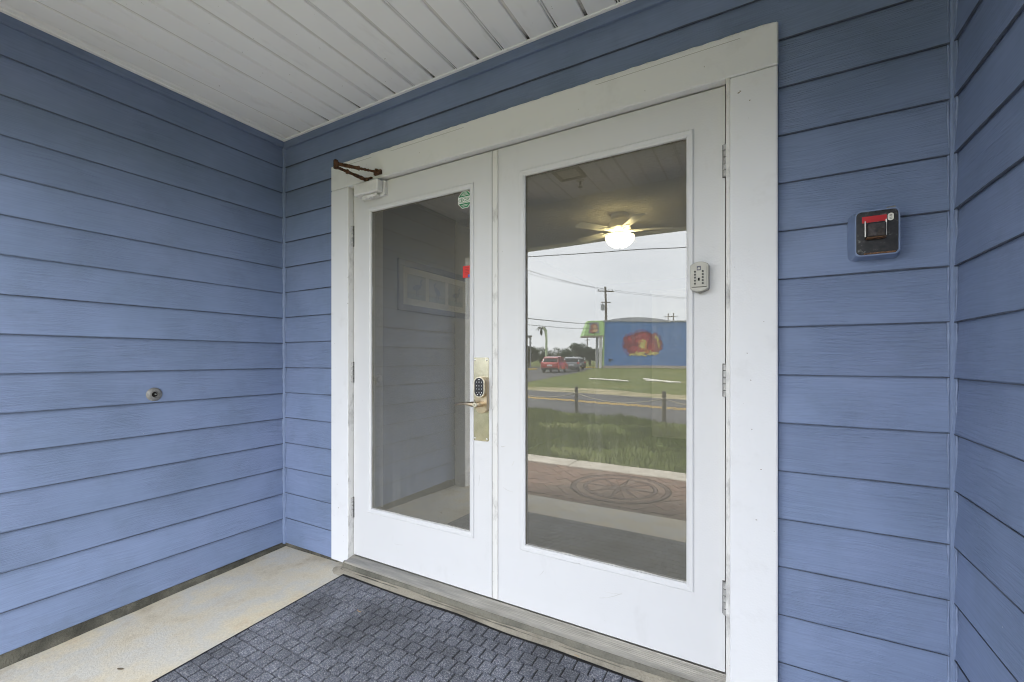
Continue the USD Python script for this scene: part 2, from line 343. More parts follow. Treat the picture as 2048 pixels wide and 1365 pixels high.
# window glass: reflects by its fresnel, lets light through, faintly dusty with vertical runs, slightly wavy
mat('glass', {'g': ('geometry', {}), 'f': ('fresnel', {'IOR': 2.3}), 'nb': ('math', {'math_type': 'subtract', 'value1': 1.0}), 'fb': ('math', {'math_type': 'multiply'}), 't': ('transparent_bsdf', {'color': (.74, .735, .68)}),
    'wn': ('noise_texture', {'scale': 2.4, 'detail': 1.5}), 'b': ('bump', {'distance': .00045, 'strength': 1.0}),
    'gl': ('glossy_bsdf', {'color': (.97, .98, .97), 'roughness': 0.0}), 'mx': ('mix_closure', {}),
    'mp': ('mapping', {'scale': (55.0, 55.0, .9)}), 'dn': ('noise_texture', {'scale': 1.0, 'detail': 3.0, 'roughness': .6}),
    'mask': ('noise_texture', {'scale': 1.6, 'detail': 2.0}), 'mk': ('map_range', {'from_min': .42, 'from_max': .68, 'clamp': True}),
    'dr': ('map_range', {'from_min': .46, 'from_max': .80, 'to_min': .0, 'to_max': .030, 'clamp': True}), 'dm': ('math', {'math_type': 'multiply_add', 'value3': .036}),
    'd': ('diffuse_bsdf', {'color': (.62, .61, .56)}), 'mx2': ('mix_closure', {})},
    [('g.position', 'wn.vector'), ('wn.fac', 'b.height'), ('b.normal', 'gl.normal'), ('g.backfacing', 'nb.value2'), ('f.fac', 'fb.value1'), ('nb.value', 'fb.value2'), ('fb.value', 'mx.fac'), ('t.BSDF', 'mx.closure1'), ('gl.BSDF', 'mx.closure2'),
     ('g.position', 'mp.vector'), ('mp.vector', 'dn.vector'), ('dn.fac', 'dr.value'), ('g.position', 'mask.vector'), ('mask.fac', 'mk.value'), ('dr.result', 'dm.value1'), ('mk.result', 'dm.value2'), ('dm.value', 'mx2.fac'), ('mx.closure', 'mx2.closure1'), ('d.BSDF', 'mx2.closure2')], 'mx2.closure')
# interior
mat('popcorn_ceiling', {'g': ('geometry', {}), 'n': ('noise_texture', {'scale': 30.0, 'detail': 5.0, 'roughness': .7}), 'b': ('bump', {'distance': .12, 'strength': 1.0}), 'p': ('principled_bsdf', {'base_color': (.62, .58, .46), 'roughness': .95})},
    [('g.position', 'n.vector'), ('n.fac', 'b.height'), ('b.normal', 'p.normal')], 'p.BSDF')
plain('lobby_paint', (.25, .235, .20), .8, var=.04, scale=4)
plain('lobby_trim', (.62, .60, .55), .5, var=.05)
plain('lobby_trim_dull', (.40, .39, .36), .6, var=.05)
plain('lobby_floor', (.17, .155, .13), .4, var=.15, scale=5)
plain('picture_frame', (.022, .018, .035), .4, var=.1)
plain('picture_mat', (.60, .59, .54), .7, var=.04)
plain('print_paper', (.33, .345, .33), .7, var=.08, scale=9)
plain('print_blue', (.12, .145, .20), .7, var=.35, scale=25)
plain('print_wash', (.25, .30, .31), .7, var=.2, scale=14)
plain('fan_white', (.72, .70, .62), .4, var=.04)
mat('lamp_glass', {'e': ('emission', {'color': (1.0, .85, .50), 'strength': 3.1})}, [], 'e.emission')
# outdoors
mat('grass_ground', {'g': ('geometry', {}), 'n': ('noise_texture', {'scale': .35, 'detail': 9.0, 'roughness': .68}), 'r': ('rgb_ramp', {'ramp': [(.3, (.062, .082, .016)), (.5, (.090, .110, .022)), (.62, (.125, .130, .036)), (.75, (.22, .19, .09))]}),
    'n2': ('noise_texture', {'scale': 14.0, 'detail': 6.0}), 'mr': ('map_range', {'from_min': .3, 'from_max': .7, 'to_min': .6, 'to_max': 1.25, 'clamp': True}), 'mul': ('mix_color', {'blend_type': 'multiply', 'fac': 1.0}), 'p': ('principled_bsdf', {'roughness': .9, 'specular_ior_level': .2})},
    [('g.position', 'n.vector'), ('n.fac', 'r.fac'), ('g.position', 'n2.vector'), ('n2.fac', 'mr.value'), ('r.color', 'mul.a'), ('mr.result', 'mul.b'), ('mul.result', 'p.base_color')], 'p.BSDF')
mat('grass_blade', {'g': ('geometry', {}), 'n': ('noise_texture', {'scale': 2.6, 'detail': 7.0, 'roughness': .75}), 'ri': ('map_range', {'to_min': -.12, 'to_max': .12}), 'ad': ('math', {'math_type': 'add'}),
    'r': ('rgb_ramp', {'ramp': [(.28, (.050, .068, .010)), (.45, (.115, .145, .024)), (.57, (.175, .180, .042)), (.70, (.33, .26, .12))]}),
    'd': ('principled_bsdf', {'roughness': .6, 'specular_ior_level': .3}), 't': ('translucent_bsdf', {}), 'mx': ('mix_closure', {'fac': .3})},
    [('g.position', 'n.vector'), ('g.random_per_island', 'ri.value'), ('n.fac', 'ad.value1'), ('ri.result', 'ad.value2'), ('ad.value', 'r.fac'), ('r.color', 'd.base_color'), ('r.color', 't.color'), ('d.BSDF', 'mx.closure1'), ('t.BSDF', 'mx.closure2')], 'mx.closure')
mat('dry_grass', {'g': ('geometry', {}), 'n': ('noise_texture', {'scale': 1.5, 'detail': 8.0, 'roughness': .7}), 'r': ('rgb_ramp', {'ramp': [(.32, (.09, .11, .03)), (.48, (.22, .19, .10)), (.65, (.33, .28, .17))]}), 'p': ('principled_bsdf', {'roughness': .95})},
    [('g.position', 'n.vector'), ('n.fac', 'r.fac'), ('r.color', 'p.base_color')], 'p.BSDF')
plain('post_wood', (.075, .068, .052), .85, var=.35, scale=14, stretch=(8, 8, 1))
plain('rope', (.30, .27, .21), .9, var=.2)
plain('shop_blue', (.075, .20, .47), .7, var=.07, scale=1.2)
plain('shop_roof', (.34, .35, .37), .6, var=.1)
plain('shop_base', (.42, .36, .30), .8, var=.2, scale=3)
plain('mural_purple', (.115, .11, .30), .7, var=.5, scale=3.0)
plain('mural_maroon', (.21, .022, .045), .7, var=.55, scale=2.4)
plain('mural_red', (.38, .045, .06), .7, var=.5, scale=3.0)
plain('mural_yellow', (.55, .47, .14), .7, var=.35, scale=4.0)
plain('mural_orange', (.55, .20, .06), .7, var=.4, scale=4.0)
plain('sign_lime', (.30, .47, .18), .5, var=.06)
plain('sign_panel', (.20, .20, .24), .5, var=.3, scale=2)
plain('sign_brown', (.26, .09, .06), .6, var=.5, scale=5)
plain('sign_tan', (.50, .33, .18), .6, var=.4, scale=6)
plain('shop_post', (.55, .55, .53), .5, var=.08)
plain('pole_wood', (.14, .12, .10), .85, var=.2, scale=2, stretch=(6, 6, 1))
plain('pole_metal', (.30, .31, .32), .5, metal=.5)
plain('wire', (.012, .012, .012), .6)
plain('curb_yellow', (.60, .42, .05), .7, var=.15)
plain('pvc_white', (.60, .58, .52), .5, var=.1)
plain('car_red', (.33, .018, .016), .25, var=.03, coat=1.0)
plain('car_silver', (.15, .155, .17), .28, metal=.3, var=.03, coat=1.0)
plain('car_dark', (.03, .033, .04), .25, var=.03, coat=1.0)
plain('car_glass', (.012, .014, .016), .06)
plain('car_trim', (.015, .015, .016), .6)
plain('car_light', (.40, .012, .010), .2, coat=.6)
plain('wheel_rim', (.40, .40, .41), .35, metal=.8)
plain('plate_white', (.6, .6, .6), .5)
plain('palm_lime', (.36, .44, .26), .6, var=.06)
plain('palm_frond', (.018, .03, .018), .6, var=.3)
plain('trunk', (.09, .07, .05), .9, var=.3, scale=8)
mat('tree_leaf', {'g': ('geometry', {}), 'ri': ('rgb_ramp', {'ramp': [(0, (.022, .045, .016)), (.6, (.045, .078, .026)), (1, (.085, .115, .045))]}), 'd': ('principled_bsdf', {'roughness': .55}), 't': ('translucent_bsdf', {}), 'mx': ('mix_closure', {'fac': .25})},
    [('g.random_per_island', 'ri.fac'), ('ri.color', 'd.base_color'), ('ri.color', 't.color'), ('d.BSDF', 'mx.closure1'), ('t.BSDF', 'mx.closure2')], 'mx.closure')
plain('straw', (.42, .27, .11), .8, var=.3, scale=60)
plain('leaf_brown', (.14, .11, .07), .8, var=.3, scale=60)
plain('pavilion_grey', (.20, .21, .22), .7, var=.15)
plain('pillar_white', (.84, .84, .83), .5, var=.06)

# ================================================================ THE SETTING CLOSE BY
XL, XR, ZC = -2.58, 0.487, 2.536          # porch side walls and ceiling
YF = -1.79                                # outer edge of the porch
P = 0.1557                                # board exposure
def slab_z(y, x=0.0): return 0.025 + 0.037 * y - 0.011 * np.exp(-((x - XL) / .35) ** 2)

# slab, sloped outwards
nx, ny = 24, 16
gx, gy = np.meshgrid(np.linspace(XL - .02, XR + .02, nx), np.linspace(YF, .06, ny), indexing='ij')
top = np.column_stack([gx.ravel(), gy.ravel(), slab_z(gy, gx).ravel()])
top[:, 2] += 0.003 * (meshkit.noise(top * 2.2) if hasattr(meshkit, 'noise') else 0)
q = [[i * ny + j, (i + 1) * ny + j, (i + 1) * ny + j + 1, i * ny + j + 1] for i in range(nx - 1) for j in range(ny - 1)]
slab = cat(trimesh.Trimesh(*[np.asarray(a) for a in (top, np.vstack([np.array(q)[:, [0, 1, 2]], np.array(q)[:, [0, 2, 3]]]))], process=False),
           bx(XL - .02, XR + .02, YF, YF + .02, -.3, slab_z(YF) - .003))
obj('porch_floor', slab, 'slab_concrete', smooth=40, kind='structure')

def plank_mesh(L, z0, z1, seed, n=10, ytop=None, bottom=-.013):
    """one lap-siding board along +x, 0..L, front towards -y"""
    r = np.random.default_rng(seed)
    H = z1 - z0
    prof = np.array([[bottom + .002, 0], [bottom, .003], [bottom + .0095 * (H / (P + .02)), H], [.006, H], [.0035, 0]])
    xs = np.linspace(0, L, n)
    wob = np.cumsum(r.normal(0, .0004, n)); wob -= wob.mean()
    wz = r.normal(0, .0012) + np.cumsum(r.normal(0, .0003, n))
    wz -= wz.mean()
    v = np.array([[x, p[0] + w * (1 if k in (0, 1) else .3), z0 + p[1] + (d if k in (0, 1, 4) else 0)] for x, w, d in zip(xs, wob, wz) for k, p in enumerate(prof)])
    f = []; m = len(prof)
    for i in range(n - 1):
        for k in range(m):
            a, b = i * m + k, i * m + (k + 1) % m
            f += [[a, a + m, b + m], [a, b + m, b]]
    o = (n - 1) * m
    for k in range(1, m - 1):
        f += [[0, k, k + 1], [o, o + k + 1, o + k]]
    t = trimesh.Trimesh(v, f, process=False)
    if t.volume < 0: t.invert()
    return t
def edge_line(L, z0, seed, bottom=-.013):  # thin dark strip painting the shadow line below a board lap
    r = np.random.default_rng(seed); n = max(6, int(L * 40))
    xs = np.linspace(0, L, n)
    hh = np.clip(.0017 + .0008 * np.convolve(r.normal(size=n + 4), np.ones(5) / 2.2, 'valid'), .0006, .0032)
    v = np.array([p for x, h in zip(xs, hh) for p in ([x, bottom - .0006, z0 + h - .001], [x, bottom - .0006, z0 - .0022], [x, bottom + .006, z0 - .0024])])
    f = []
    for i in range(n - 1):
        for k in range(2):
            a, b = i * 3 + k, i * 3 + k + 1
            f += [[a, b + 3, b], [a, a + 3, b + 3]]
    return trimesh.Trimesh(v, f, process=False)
def to_left(m):  return trimesh.Trimesh(np.column_stack([XL - m.vertices[:, 1], YF + .07 + m.vertices[:, 0], m.vertices[:, 2]]), m.faces[:, ::1], process=False)
def to_right(m): return trimesh.Trimesh(np.column_stack([XR + m.vertices[:, 1], -.012 - m.vertices[:, 0], m.vertices[:, 2]]), m.faces, process=False)

Z0 = 0.040
CX0, CX1, CZ1 = -2.103, 0.057, 2.268      # outer edges of the door casing
DX0, DX1 = -1.957, -0.098                 # clear opening between the jambs
# back wall
bw = thing('porch_wall', 'blue lap-sided porch wall around the white double doors', 'wall')
obj('wall_core', cat(bx(XL - .12, DX0 - .03, .008, .14, -.1, ZC + .1), bx(DX1 + .03, XR + .12, .008, .14, -.1, ZC + .1), bx(DX0 - .03, DX1 + .03, .008, .14, 2.15, ZC + .1)), 'curb_concrete', bw)
for k in range(16):
    z0 = Z0 + k * P; z1 = z0 + P + .016
    segs = [(XL + .012, CX0 - .002), (CX1 + .002, XR - .012)] if z1 < CZ1 + .02 or k < 14 else [(XL + .012, XR - .012)]
    if k == 14: segs = [(XL + .012, CX0 - .002), (CX1 + .002, XR - .012)]
    if k == 13: segs = [(XL + .012, CX0 - .002), (CX1 + .002, XR - .012)]
    for s, (a, b) in enumerate(segs):
        obj('siding_board', mv(plank_mesh(b - a, z0, min(z1, ZC - .002), 100 + k * 3 + s, n=12 if b - a > 1 else 6), (a, 0, 0)), 'blue_siding_across', bw, smooth=25)
        if k: obj('edge_line', mv(edge_line(b - a, z0, 900 + k * 3 + s), (a, 0, 0)), 'lap_shade', bw)
    if k == 14:
        obj('siding_board', mv(plank_mesh(CX1 - CX0 + .004, CZ1 + .0015, z1, 777, n=14, bottom=-.0115), (CX0 - .002, 0, 0)), 'blue_siding_across', bw, smooth=25)
obj('frieze_board', cb(XL + .012, XR - .012, -.020, .003, ZC - .047, ZC - .003, .002), 'blue_siding_across', bw)
obj('corner_trim', cb(XL - .002, XL + .020, -.022, -.001, .03, ZC - .002, .004), 'alarm_blue', bw)
obj('corner_trim', cb(XR - .020, XR + .002, -.022, -.001, .03, ZC - .002, .004), 'alarm_blue', bw)
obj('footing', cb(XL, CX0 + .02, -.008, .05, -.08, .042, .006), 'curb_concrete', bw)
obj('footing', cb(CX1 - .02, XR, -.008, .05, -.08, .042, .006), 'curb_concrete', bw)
# left wall and right wall
lw = thing('porch_wall', 'long blue lap-sided porch wall with a round metal fitting', 'wall')
rw = thing('porch_wall', 'blue lap-sided porch wall beside the alarm box, right of the doors', 'wall')
obj('wall_core', bx(XL - .16, XL - .006, YF + .02, .14, -.1, ZC + .1), 'curb_concrete', lw)
obj('wall_core', bx(XR + .006, XR + .16, YF + .02, .14, -.1, ZC + .1), 'curb_concrete', rw)
Lw = -YF - .07 - .012
for k in range(16):
    z0 = Z0 + k * P - .006; z1 = min(z0 + P + .016, ZC - .002)
    pm = plank_mesh(Lw, z0, z1, 300 + k, n=14)
    if k == 0:   # the lowest board is cut to follow the sloping slab
        low_ = pm.vertices[:, 2] < z0 + .02
        pm.vertices[low_, 2] += .008 - .022 * (1 - pm.vertices[low_, 0] / Lw)
    obj('siding_board', to_left(pm), 'blue_siding_along', lw, smooth=25)
    if k: obj('edge_line', to_left(edge_line(Lw, z0, 1000 + k)), 'lap_shade_soft' if k > 9 else 'lap_shade', lw)
    if k: obj('edge_line', to_right(edge_line(Lw, z0 + .004, 1100 + k)), 'lap_shade', rw)
    pm = plank_mesh(Lw, z0 + .004, min(z1 + .004, ZC - .002), 400 + k, n=14)
    obj('siding_board', to_right(pm), 'blue_siding_along', rw, smooth=25)
obj('frieze_board', cb(XL - .003, XL + .019, YF + .07, -.022, ZC - .042, ZC - .003, .002), 'blue_siding_along', lw)
obj('frieze_board', cb(XR - .019, XR + .003, YF + .07, -.022, ZC - .042, ZC - .003, .002), 'blue_siding_along', rw)
def foot_curb(side):
    ys = np.linspace(YF + .02, -.01, 20); r = np.random.default_rng(5 + side)
    x = XL if side < 0 else XR
    d = .006 + np.abs(r.normal(0, .003, 20))
    sgn = 1 if side < 0 else -1
    v = []
    for y, e in zip(ys, d):
        v += [[x - sgn * .05, y, .038], [x + sgn * (e * .4), y, .038], [x + sgn * (e + .002), y, .030], [x + sgn * (e + .008), y, slab_z(y, x) + .003], [x + sgn * (e + .020), y, slab_z(y, x) - .01]]
    f = []
    for i in range(19):
        for k in range(4):
            a, b = i * 5 + k, i * 5 + k + 1
            f += [[a, b, b + 5], [a, b + 5, a + 5]] if sgn > 0 else [[a, b + 5, b], [a, a + 5, b + 5]]
    return trimesh.Trimesh(v, f, process=False)
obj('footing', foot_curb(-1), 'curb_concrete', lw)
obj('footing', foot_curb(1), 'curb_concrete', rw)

def caulk(x, y, par, seed, mat_='caulk_blue'):
    r = np.random.default_rng(seed); n = 70
    zs = np.linspace(.05, ZC - .05, n)
    obj('caulk_line', tube(np.column_stack([x + r.normal(0, .0006, n), y + r.normal(0, .0006, n), zs]), np.clip(.0026 + r.normal(0, .0009, n), .0008, .005), 5), mat_, par, smooth=True)
caulk(XL + .0215, -.0085, bw, 71); caulk(XR - .0215, -.0085, bw, 72)
caulk(XL + .0085, -.0235, lw, 73); caulk(XR - .0085, -.0235, rw, 74)
# porch ceiling: long boards with a groove between neighbours
pc = thing('porch_ceiling', 'white grooved board ceiling over the porch', 'ceiling')
pitch = .128
edges = [XL + .004] + [x for x in np.arange(-1.614 - 8 * pitch, XR - .02, pitch) if x > XL + .03] + [XR - .004]
g = .0075
for i, (a, b) in enumerate(zip(edges[:-1], edges[1:])):
    a2, b2 = (a + g if i else a), (b - g if i < len(edges) - 2 else b)
    dz = rng.normal(0, .0006)
    obj('ceiling_board', cb(a2, b2, YF + .04, -.008, ZC + dz, ZC + .014, .0025), 'soffit_white', pc)
    if i < len(edges) - 2:
        w = g + .004
        obj('groove_strip', bx(b - w, b + w, YF + .04, -.008, ZC + .0065 + .0004 * (i % 2), ZC + .02), 'soffit_groove', pc)
        if i % 2 == 0:
            obj('groove_bead', cb(b - .0022, b + .0022, YF + .04, -.03, ZC + .0015, ZC + .0075, .001), 'soffit_white', pc)
obj('channel_trim', cb(XL + .004, XR - .004, -.034, -.0135, ZC - .0055, ZC + .003, .0015), 'soffit_white', pc)
obj('channel_trim', cb(XL + .0135, XL + .036, YF + .06, -.036, ZC - .0055, ZC + .003, .0015), 'soffit_white', pc)
obj('channel_trim', cb(XR - .036, XR - .0135, YF + .06, -.036, ZC - .0055, ZC + .003, .0015), 'soffit_white', pc)
obj('roof_deck', bx(XL - .3, XR + .3, YF - .25, 6.3, ZC + .022, ZC + .16), 'shop_roof', pc)
# header beam and corner posts at the porch mouth
hb = obj('header_beam', cb(XL - .16, XR + .16, YF - .06, YF + .055, 2.165, ZC + .02, .004), 'pillar_white', label='white header beam across the open front of the porch', cat='beam')
for x0, lab in ((XL - .012, 'white corner post at the open end of the long porch wall'), (XR - .128, 'white corner post at the open end of the wall beside the alarm box')):
    po = thing('corner_post', lab, 'post')
    obj('shaft', cb(x0, x0 + .14, YF - .05, YF + .068, slab_z(YF) + .10, 2.164, .004), 'pillar_white', po)
    obj('plinth', cb(x0 - .006, x0 + .146, YF - .056, YF + .074, slab_z(YF) - .02, slab_z(YF) + .099, .004), 'pillar_white', po)

# ================================================================ DOOR FRAME
df = thing('door_frame', 'wide white painted casing, jambs and sill around the double doors', 'door frame')
CF, CB = -.036, -.0005
zl = 2.129
obj('side_casing', cb(CX0, -1.962, CF, CB, .050, zl - .0008, .004), 'white_casing_paint', df)
obj('side_casing', cb(-.082, CX1, CF, CB, .048, zl - .0008, .004), 'white_casing_paint', df)
hd = cb(CX0 + .001, CX1 + .001, CF - .001, CB, zl + .0008, CZ1, .004)
obj('head_casing', hd, 'white_casing_paint', df)
# caulk bead with gaps and blots along the upper edge
pts = []
for i, x in enumerate(np.linspace(CX0 + .02, CX1 - .01, 150)):
    pts.append((x, CF + .004 + .0015 * math.sin(i * 1.7), CZ1 + .0012 + .0012 * math.sin(i * .9) * math.sin(i * .37)))
obj('caulk_bead', tube(pts, .0028, 6), 'white_casing_paint', df, smooth=True)
for (x, w, h) in ((-.055, .05, .012), (-.15, .07, .008), (-.23, .05, .006), (-.38, .09, .005), (-.62, .07, .006), (-.95, .06, .004), (-1.3, .08, .003)):
    r = np.random.default_rng(int(abs(x) * 1000)); a = np.linspace(0, math.pi, 12)
    poly = Polygon(list(zip(w / 2 * np.cos(a) * (1 + .1 * r.normal(size=12)), h * np.sin(a) * (1 + .25 * r.normal(size=12)) + .001)) + [(-w / 2, -.004), (w / 2, -.004)]).buffer(0)
    obj('caulk_blot', front(ext(poly, .002), x, -.012, CZ1 + .004), 'tan_caulk', df)
# long hairline crack in the head paint near its upper edge
for x0, x1 in ((-2.07, -1.78), (-1.64, -1.18), (-.55, -.05)):
    obj('paint_crack', bx(x0, x1, CF - .0016, CF - .0005, CZ1 - .0190, CZ1 - .0183), 'old_sealant', df)
# jambs
obj('jamb', cb(-1.981, DX0 - .0045, -.034, .12, .05, 2.140, .001), 'grimy_white_paint', df)
obj('jamb', cb(DX1 + .0045, -.081, -.034, .12, .05, 2.140, .001), 'grimy_white_paint', df)
obj('head_jamb', cb(-1.966, -.099, -.034, .12, 2.1325, 2.150, .001), 'white_casing_paint', df)
obj('door_stop', bx(DX0 - .004, DX1 + .004, .050, .062, 2.10, 2.1322), 'dark_gap', df)
obj('door_stop', bx(DX0 - .0043, DX0 + .02, .050, .062, .09, 2.0998), 'dark_gap', df)
obj('door_stop', bx(DX1 - .02, DX1 + .0043, .050, .062, .09, 2.0998), 'dark_gap', df)
# threshold with ribs, and the rough concrete step under it
th = [(-.060, .070), (-.060, .077), (-.052, .0795)]
y = -.050
while y < -.004:
    th += [(y, .0795 + (y + .05) * .16), (y + .0028, .0818 + (y + .05) * .16), (y + .0048, .0818 + (y + .05) * .16), (y + .0068, .0795 + (y + .05) * .16)]
    y += .0082
th += [(0.0, .0885), (.12, .0885), (.12, .060)]
tm = ext(Polygon(th), DX1 - DX0 + .008)
tm = trimesh.Trimesh(np.column_stack([DX0 - .004 + tm.vertices[:, 2], tm.vertices[:, 0], tm.vertices[:, 1]]), tm.faces, process=False)
if tm.volume < 0: tm.invert()
obj('threshold', tm, 'threshold_alu', df)
n = 60
xs = np.linspace(-1.985, -.06, n)
v = []
r = np.random.default_rng(12)
e = .006 * np.convolve(r.normal(size=n + 6), np.ones(7) / 7, 'valid')
for x, d in zip(xs, e):
    v += [[x, .10, .0695], [x, -.046 + d * .2, .0695], [x, -.051 + d * .5, .062], [x, -.054 + d * .8, .047], [x, -.057 + d, .040], [x, -.070 + d, .036]]
f = []
for i in range(n - 1):
    for k in range(5):
        a, b = i * 6 + k, i * 6 + k + 1
        f += [[a, b, b + 6], [a, b + 6, a + 6]]
stp = trimesh.Trimesh(v, f, process=False); stp.invert()
obj('concrete_sill', stp, 'sill_dark', df, smooth=50)
v = []
xs2 = np.linspace(-2.10, -.02, n)
for x, d in zip(xs2, e):
    w_ = float(np.clip((x + 2.09) / .12, 0, 1)); w_ = w_ * w_ * (3 - 2 * w_)
    v += [[x, -.045, .0405], [x, -.062 + d, .0395 + d * .2], [x, -.078 + d * .5, .031], [x, -.105 - d * .4, .0215], [x, -.125, .012]]
    for q5 in v[-5:]: q5[2] = (slab_z(q5[1], x) - .006) * (1 - w_) + q5[2] * w_
f = []
for i in range(n - 1):
    for k in range(4):
        a, b = i * 5 + k, i * 5 + k + 1
        f += [[a, b, b + 5], [a, b + 5, a + 5]]
fil = trimesh.Trimesh(v, f, process=False); fil.invert()
obj('mortar_fillet', fil, 'sill_concrete', df, smooth=50)

# ================================================================ DOORS
GZ0, GZ1 = .372, 1.978
def hole(x0, x1, z0, z1, gx0, gx1):
    p = sbox(x0, z0, x1, z1).difference(sbox(gx0, GZ0 - .020, gx1, GZ1 + .020))
    return front(ext(p, .044), 0, .044, 0)
def hinge(parent, x, z, side):
    """barrel of five knuckles at the crack plus a thin leaf on the edge"""
    hg = obj('hinge', cat(bx(x - .0100, x + .0060, -.0022, .004, z - .057, z + .057)), 'hinge_dark', parent)
    for k in range(5):
        a = z - .056 + k * .0226
        obj('knuckle', cyl((x - .001, -.0085, a), (x - .001, -.0085, a + .0196), .0066, 12), 'hinge_steel', hg, smooth=40)
def make_door(label, x0, x1, gx0, gx1, hx):
    t = thing('glass_door', label, 'door')
    z0, z1 = .0965, 2.1255
    obj('door_slab', hole(x0, x1, z0, z1, gx0 - .020, gx1 + .020), 'white_door_paint', t)
    # glazing beads, mitred: outer lip proud of the slab, sloping in to the pane
    o, ip = .0235, -.0005
    def bead(horizontal, sgn):
        pr = [(-o, -.0045), (-o + .004, -.0075), (-.008, -.0065), (0, -.001), (0, .012), (-.019, .012), (-.0205, -.0004), (-o, -.0004)]
        pts = []
        L0 = []
        for endk in (0, 1):
            for d, yy in pr:   # d: distance outwards (negative) from pane edge
                if horizontal:
                    xx = (gx0 + d) if endk == 0 else (gx1 - d)
                    zz = (GZ1 - d) if sgn > 0 else (GZ0 + d)
                    L0.append([xx, yy, zz])
                else:
                    zz = (GZ0 + d) if endk == 0 else (GZ1 - d)
                    xx = (gx1 - d) if sgn > 0 else (gx0 + d)
                    L0.append([xx, yy, zz])
        m = len(pr); f = []
        for k in range(m):
            a, b = k, (k + 1) % m
            f += [[a, b, b + m], [a, b + m, a + m]]
        tt = trimesh.Trimesh(L0, f, process=False)
        trimesh.repair.fix_normals(tt)
        return tt
    for h, s in ((True, 1), (True, -1), (False, 1), (False, -1)):
        obj('glazing_bead', bead(h, s), 'white_door_paint', t)
    # ragged old sealant where bead meets pane
    r = np.random.default_rng(int(abs(x0) * 100))
    def ragged(p, q, mat_, w):
        n = 60; p, q = np.array(p), np.array(q)
        c = np.linspace(0, 1, n)[:, None]
        rad = np.abs(.0016 + w * np.convolve(r.normal(size=n + 4), np.ones(5) / 5, 'valid'))
        return tube(p + (q - p) * c, rad, 6)
    yg = .0105
    obj('sealant', ragged((gx0, yg, GZ0), (gx0, yg, GZ1), 0, .0022), 'old_sealant', t, smooth=True)
    obj('sealant', ragged((gx1, yg, GZ0), (gx1, yg, GZ1), 0, .0016), 'pale_sealant', t, smooth=True)
    obj('sealant', ragged((gx0, yg, GZ1), (gx1, yg, GZ1), 0, .0024), 'old_sealant', t, smooth=True)
    obj('sealant', ragged((gx0, yg, GZ0), (gx1, yg, GZ0), 0, .0024), 'pale_sealant', t, smooth=True)
    gp = obj('glass_pane', bx(gx0 - .012, gx1 + .012, .0125, .0165, GZ0 - .012, GZ1 + .012), 'glass', t)
    for z in (.357, 1.108, 1.865):
        hinge(t, hx, z, 1)
    return t, gp
ld, lp = make_door('white glazed door leaf with the keypad lever lock and green octagon sticker', DX0, -1.0500, -1.822, -1.171, DX0 - .002)
rd, rp = make_door('white glazed door leaf with the small grey push-button key box', -1.0450, DX1, -.8798, -.2226, DX1 + .002)
# cover strip, and a dark filler painting the shadow line at the meeting edge
obj('meeting_strip', cb(-1.0445, -1.0160, -.0060, -.0003, .10, 2.120, .0015), 'grimy_white_paint', rd)
obj('edge_seal', bx(-1.0496, -1.0454, .0012, .03, .098, 2.124), 'dark_gap', rd)
obj('latch_strike', cb(-1.0492, -1.0446, -.0050, .006, .955, 1.06, .001), 'hinge_steel', rd)
def scuff(par, x, z, L, a, bend, w=.0012, mat_='scuff_grey'):
    t = np.linspace(-.5, .5, 9)
    pts = np.column_stack([t * L, bend * (t * t - .25)])
    R_ = np.array([[math.cos(a), -math.sin(a)], [math.sin(a), math.cos(a)]])
    obj('scuff', front(ext(LineString(pts @ R_.T).buffer(w), .0003), x, -.0001, z), mat_, par)
scuff(rd, -.50, .255, .10, .45, .02, .0011); scuff(rd, -.49, .268, .07, .12, .01, .0009); scuff(rd, -.965, .60, .05, -.25, .012, .0012); scuff(rd, -.94, .72, .02, 1.1, .004, .002)
scuff(rd, -.99, .79, .018, .2, .003, .0022); scuff(ld, -1.62, .22, .06, .1, .008, .0008); scuff(ld, -1.12, .62, .05, 1.45, .004, .0009); scuff(rd, -.80, .27, .03, .9, .006, .0012)
for (x, z, rr) in ((-.055, 2.07, .0042), (-.050, 2.073, .003), (-.022, 2.035, .0022), (-.03, 1.2, .002), (.01, .82, .0018), (-2.04, .35, .003), (-2.05, .48, .002)):
    obj('paint_chip', front(ext(blobp(int(abs(x) * 1e4), rr), .0003), x, CF - .0001, z), 'chip_brown', df)
# lock: long plate, body, keypad, lever
px, pz = -1.1085, .996
lk = obj('lock_plate', front(ext(rrect(.086, .384, .008), .0022), px, -.0003, pz), 'brass_bronze', ld)
for sx_ in (-1, 1):
    for sz_ in (-1, 1):
        obj('screw', mv(ball((0, 0, 0), .0046, 2, (1, .5, 1)), (px + sx_ * .033, -.0028, pz + sz_ * .181)), 'screw_steel', lk, smooth=True)
ex, ez = -1.094, 1.018
lb = obj('lock_body', cat(front(ext(rrect(.062, .168, .030, 10), .020), ex, -.0026, ez), front(ext(rrect(.060, .094, .027, 10), .014), ex, -.0227, ez + .036)), 'lever_bronze', ld, smooth=35)
obj('keypad_rim', front(ext(rrect(.058, .092, .027, 10).difference(rrect(.050, .084, .0245, 10)), .003), ex, -.0368, ez + .036), 'satin_nickel', lb)
obj('keypad', front(ext(rrect(.0495, .0835, .0242, 10), .002), ex, -.0368, ez + .036), 'keypad_black', lb)
chars = [['1', '2', '3'], ['4', '5', '6'], ['7', '8', '9'], ['*', '0', '#']]
for rI, row in enumerate(chars):
    for cI, ch in enumerate(row):
        tmz = meshkit.text_mesh(ch, .0062, .0004)
        tmz.apply_translation(-tmz.bounds.mean(0) * [1, 1, 0])
        obj('key', front(tmz, ex + (cI - 1) * .0135, -.0389, ez + .036 + .022 - rI * .0155), 'key_white', lb)
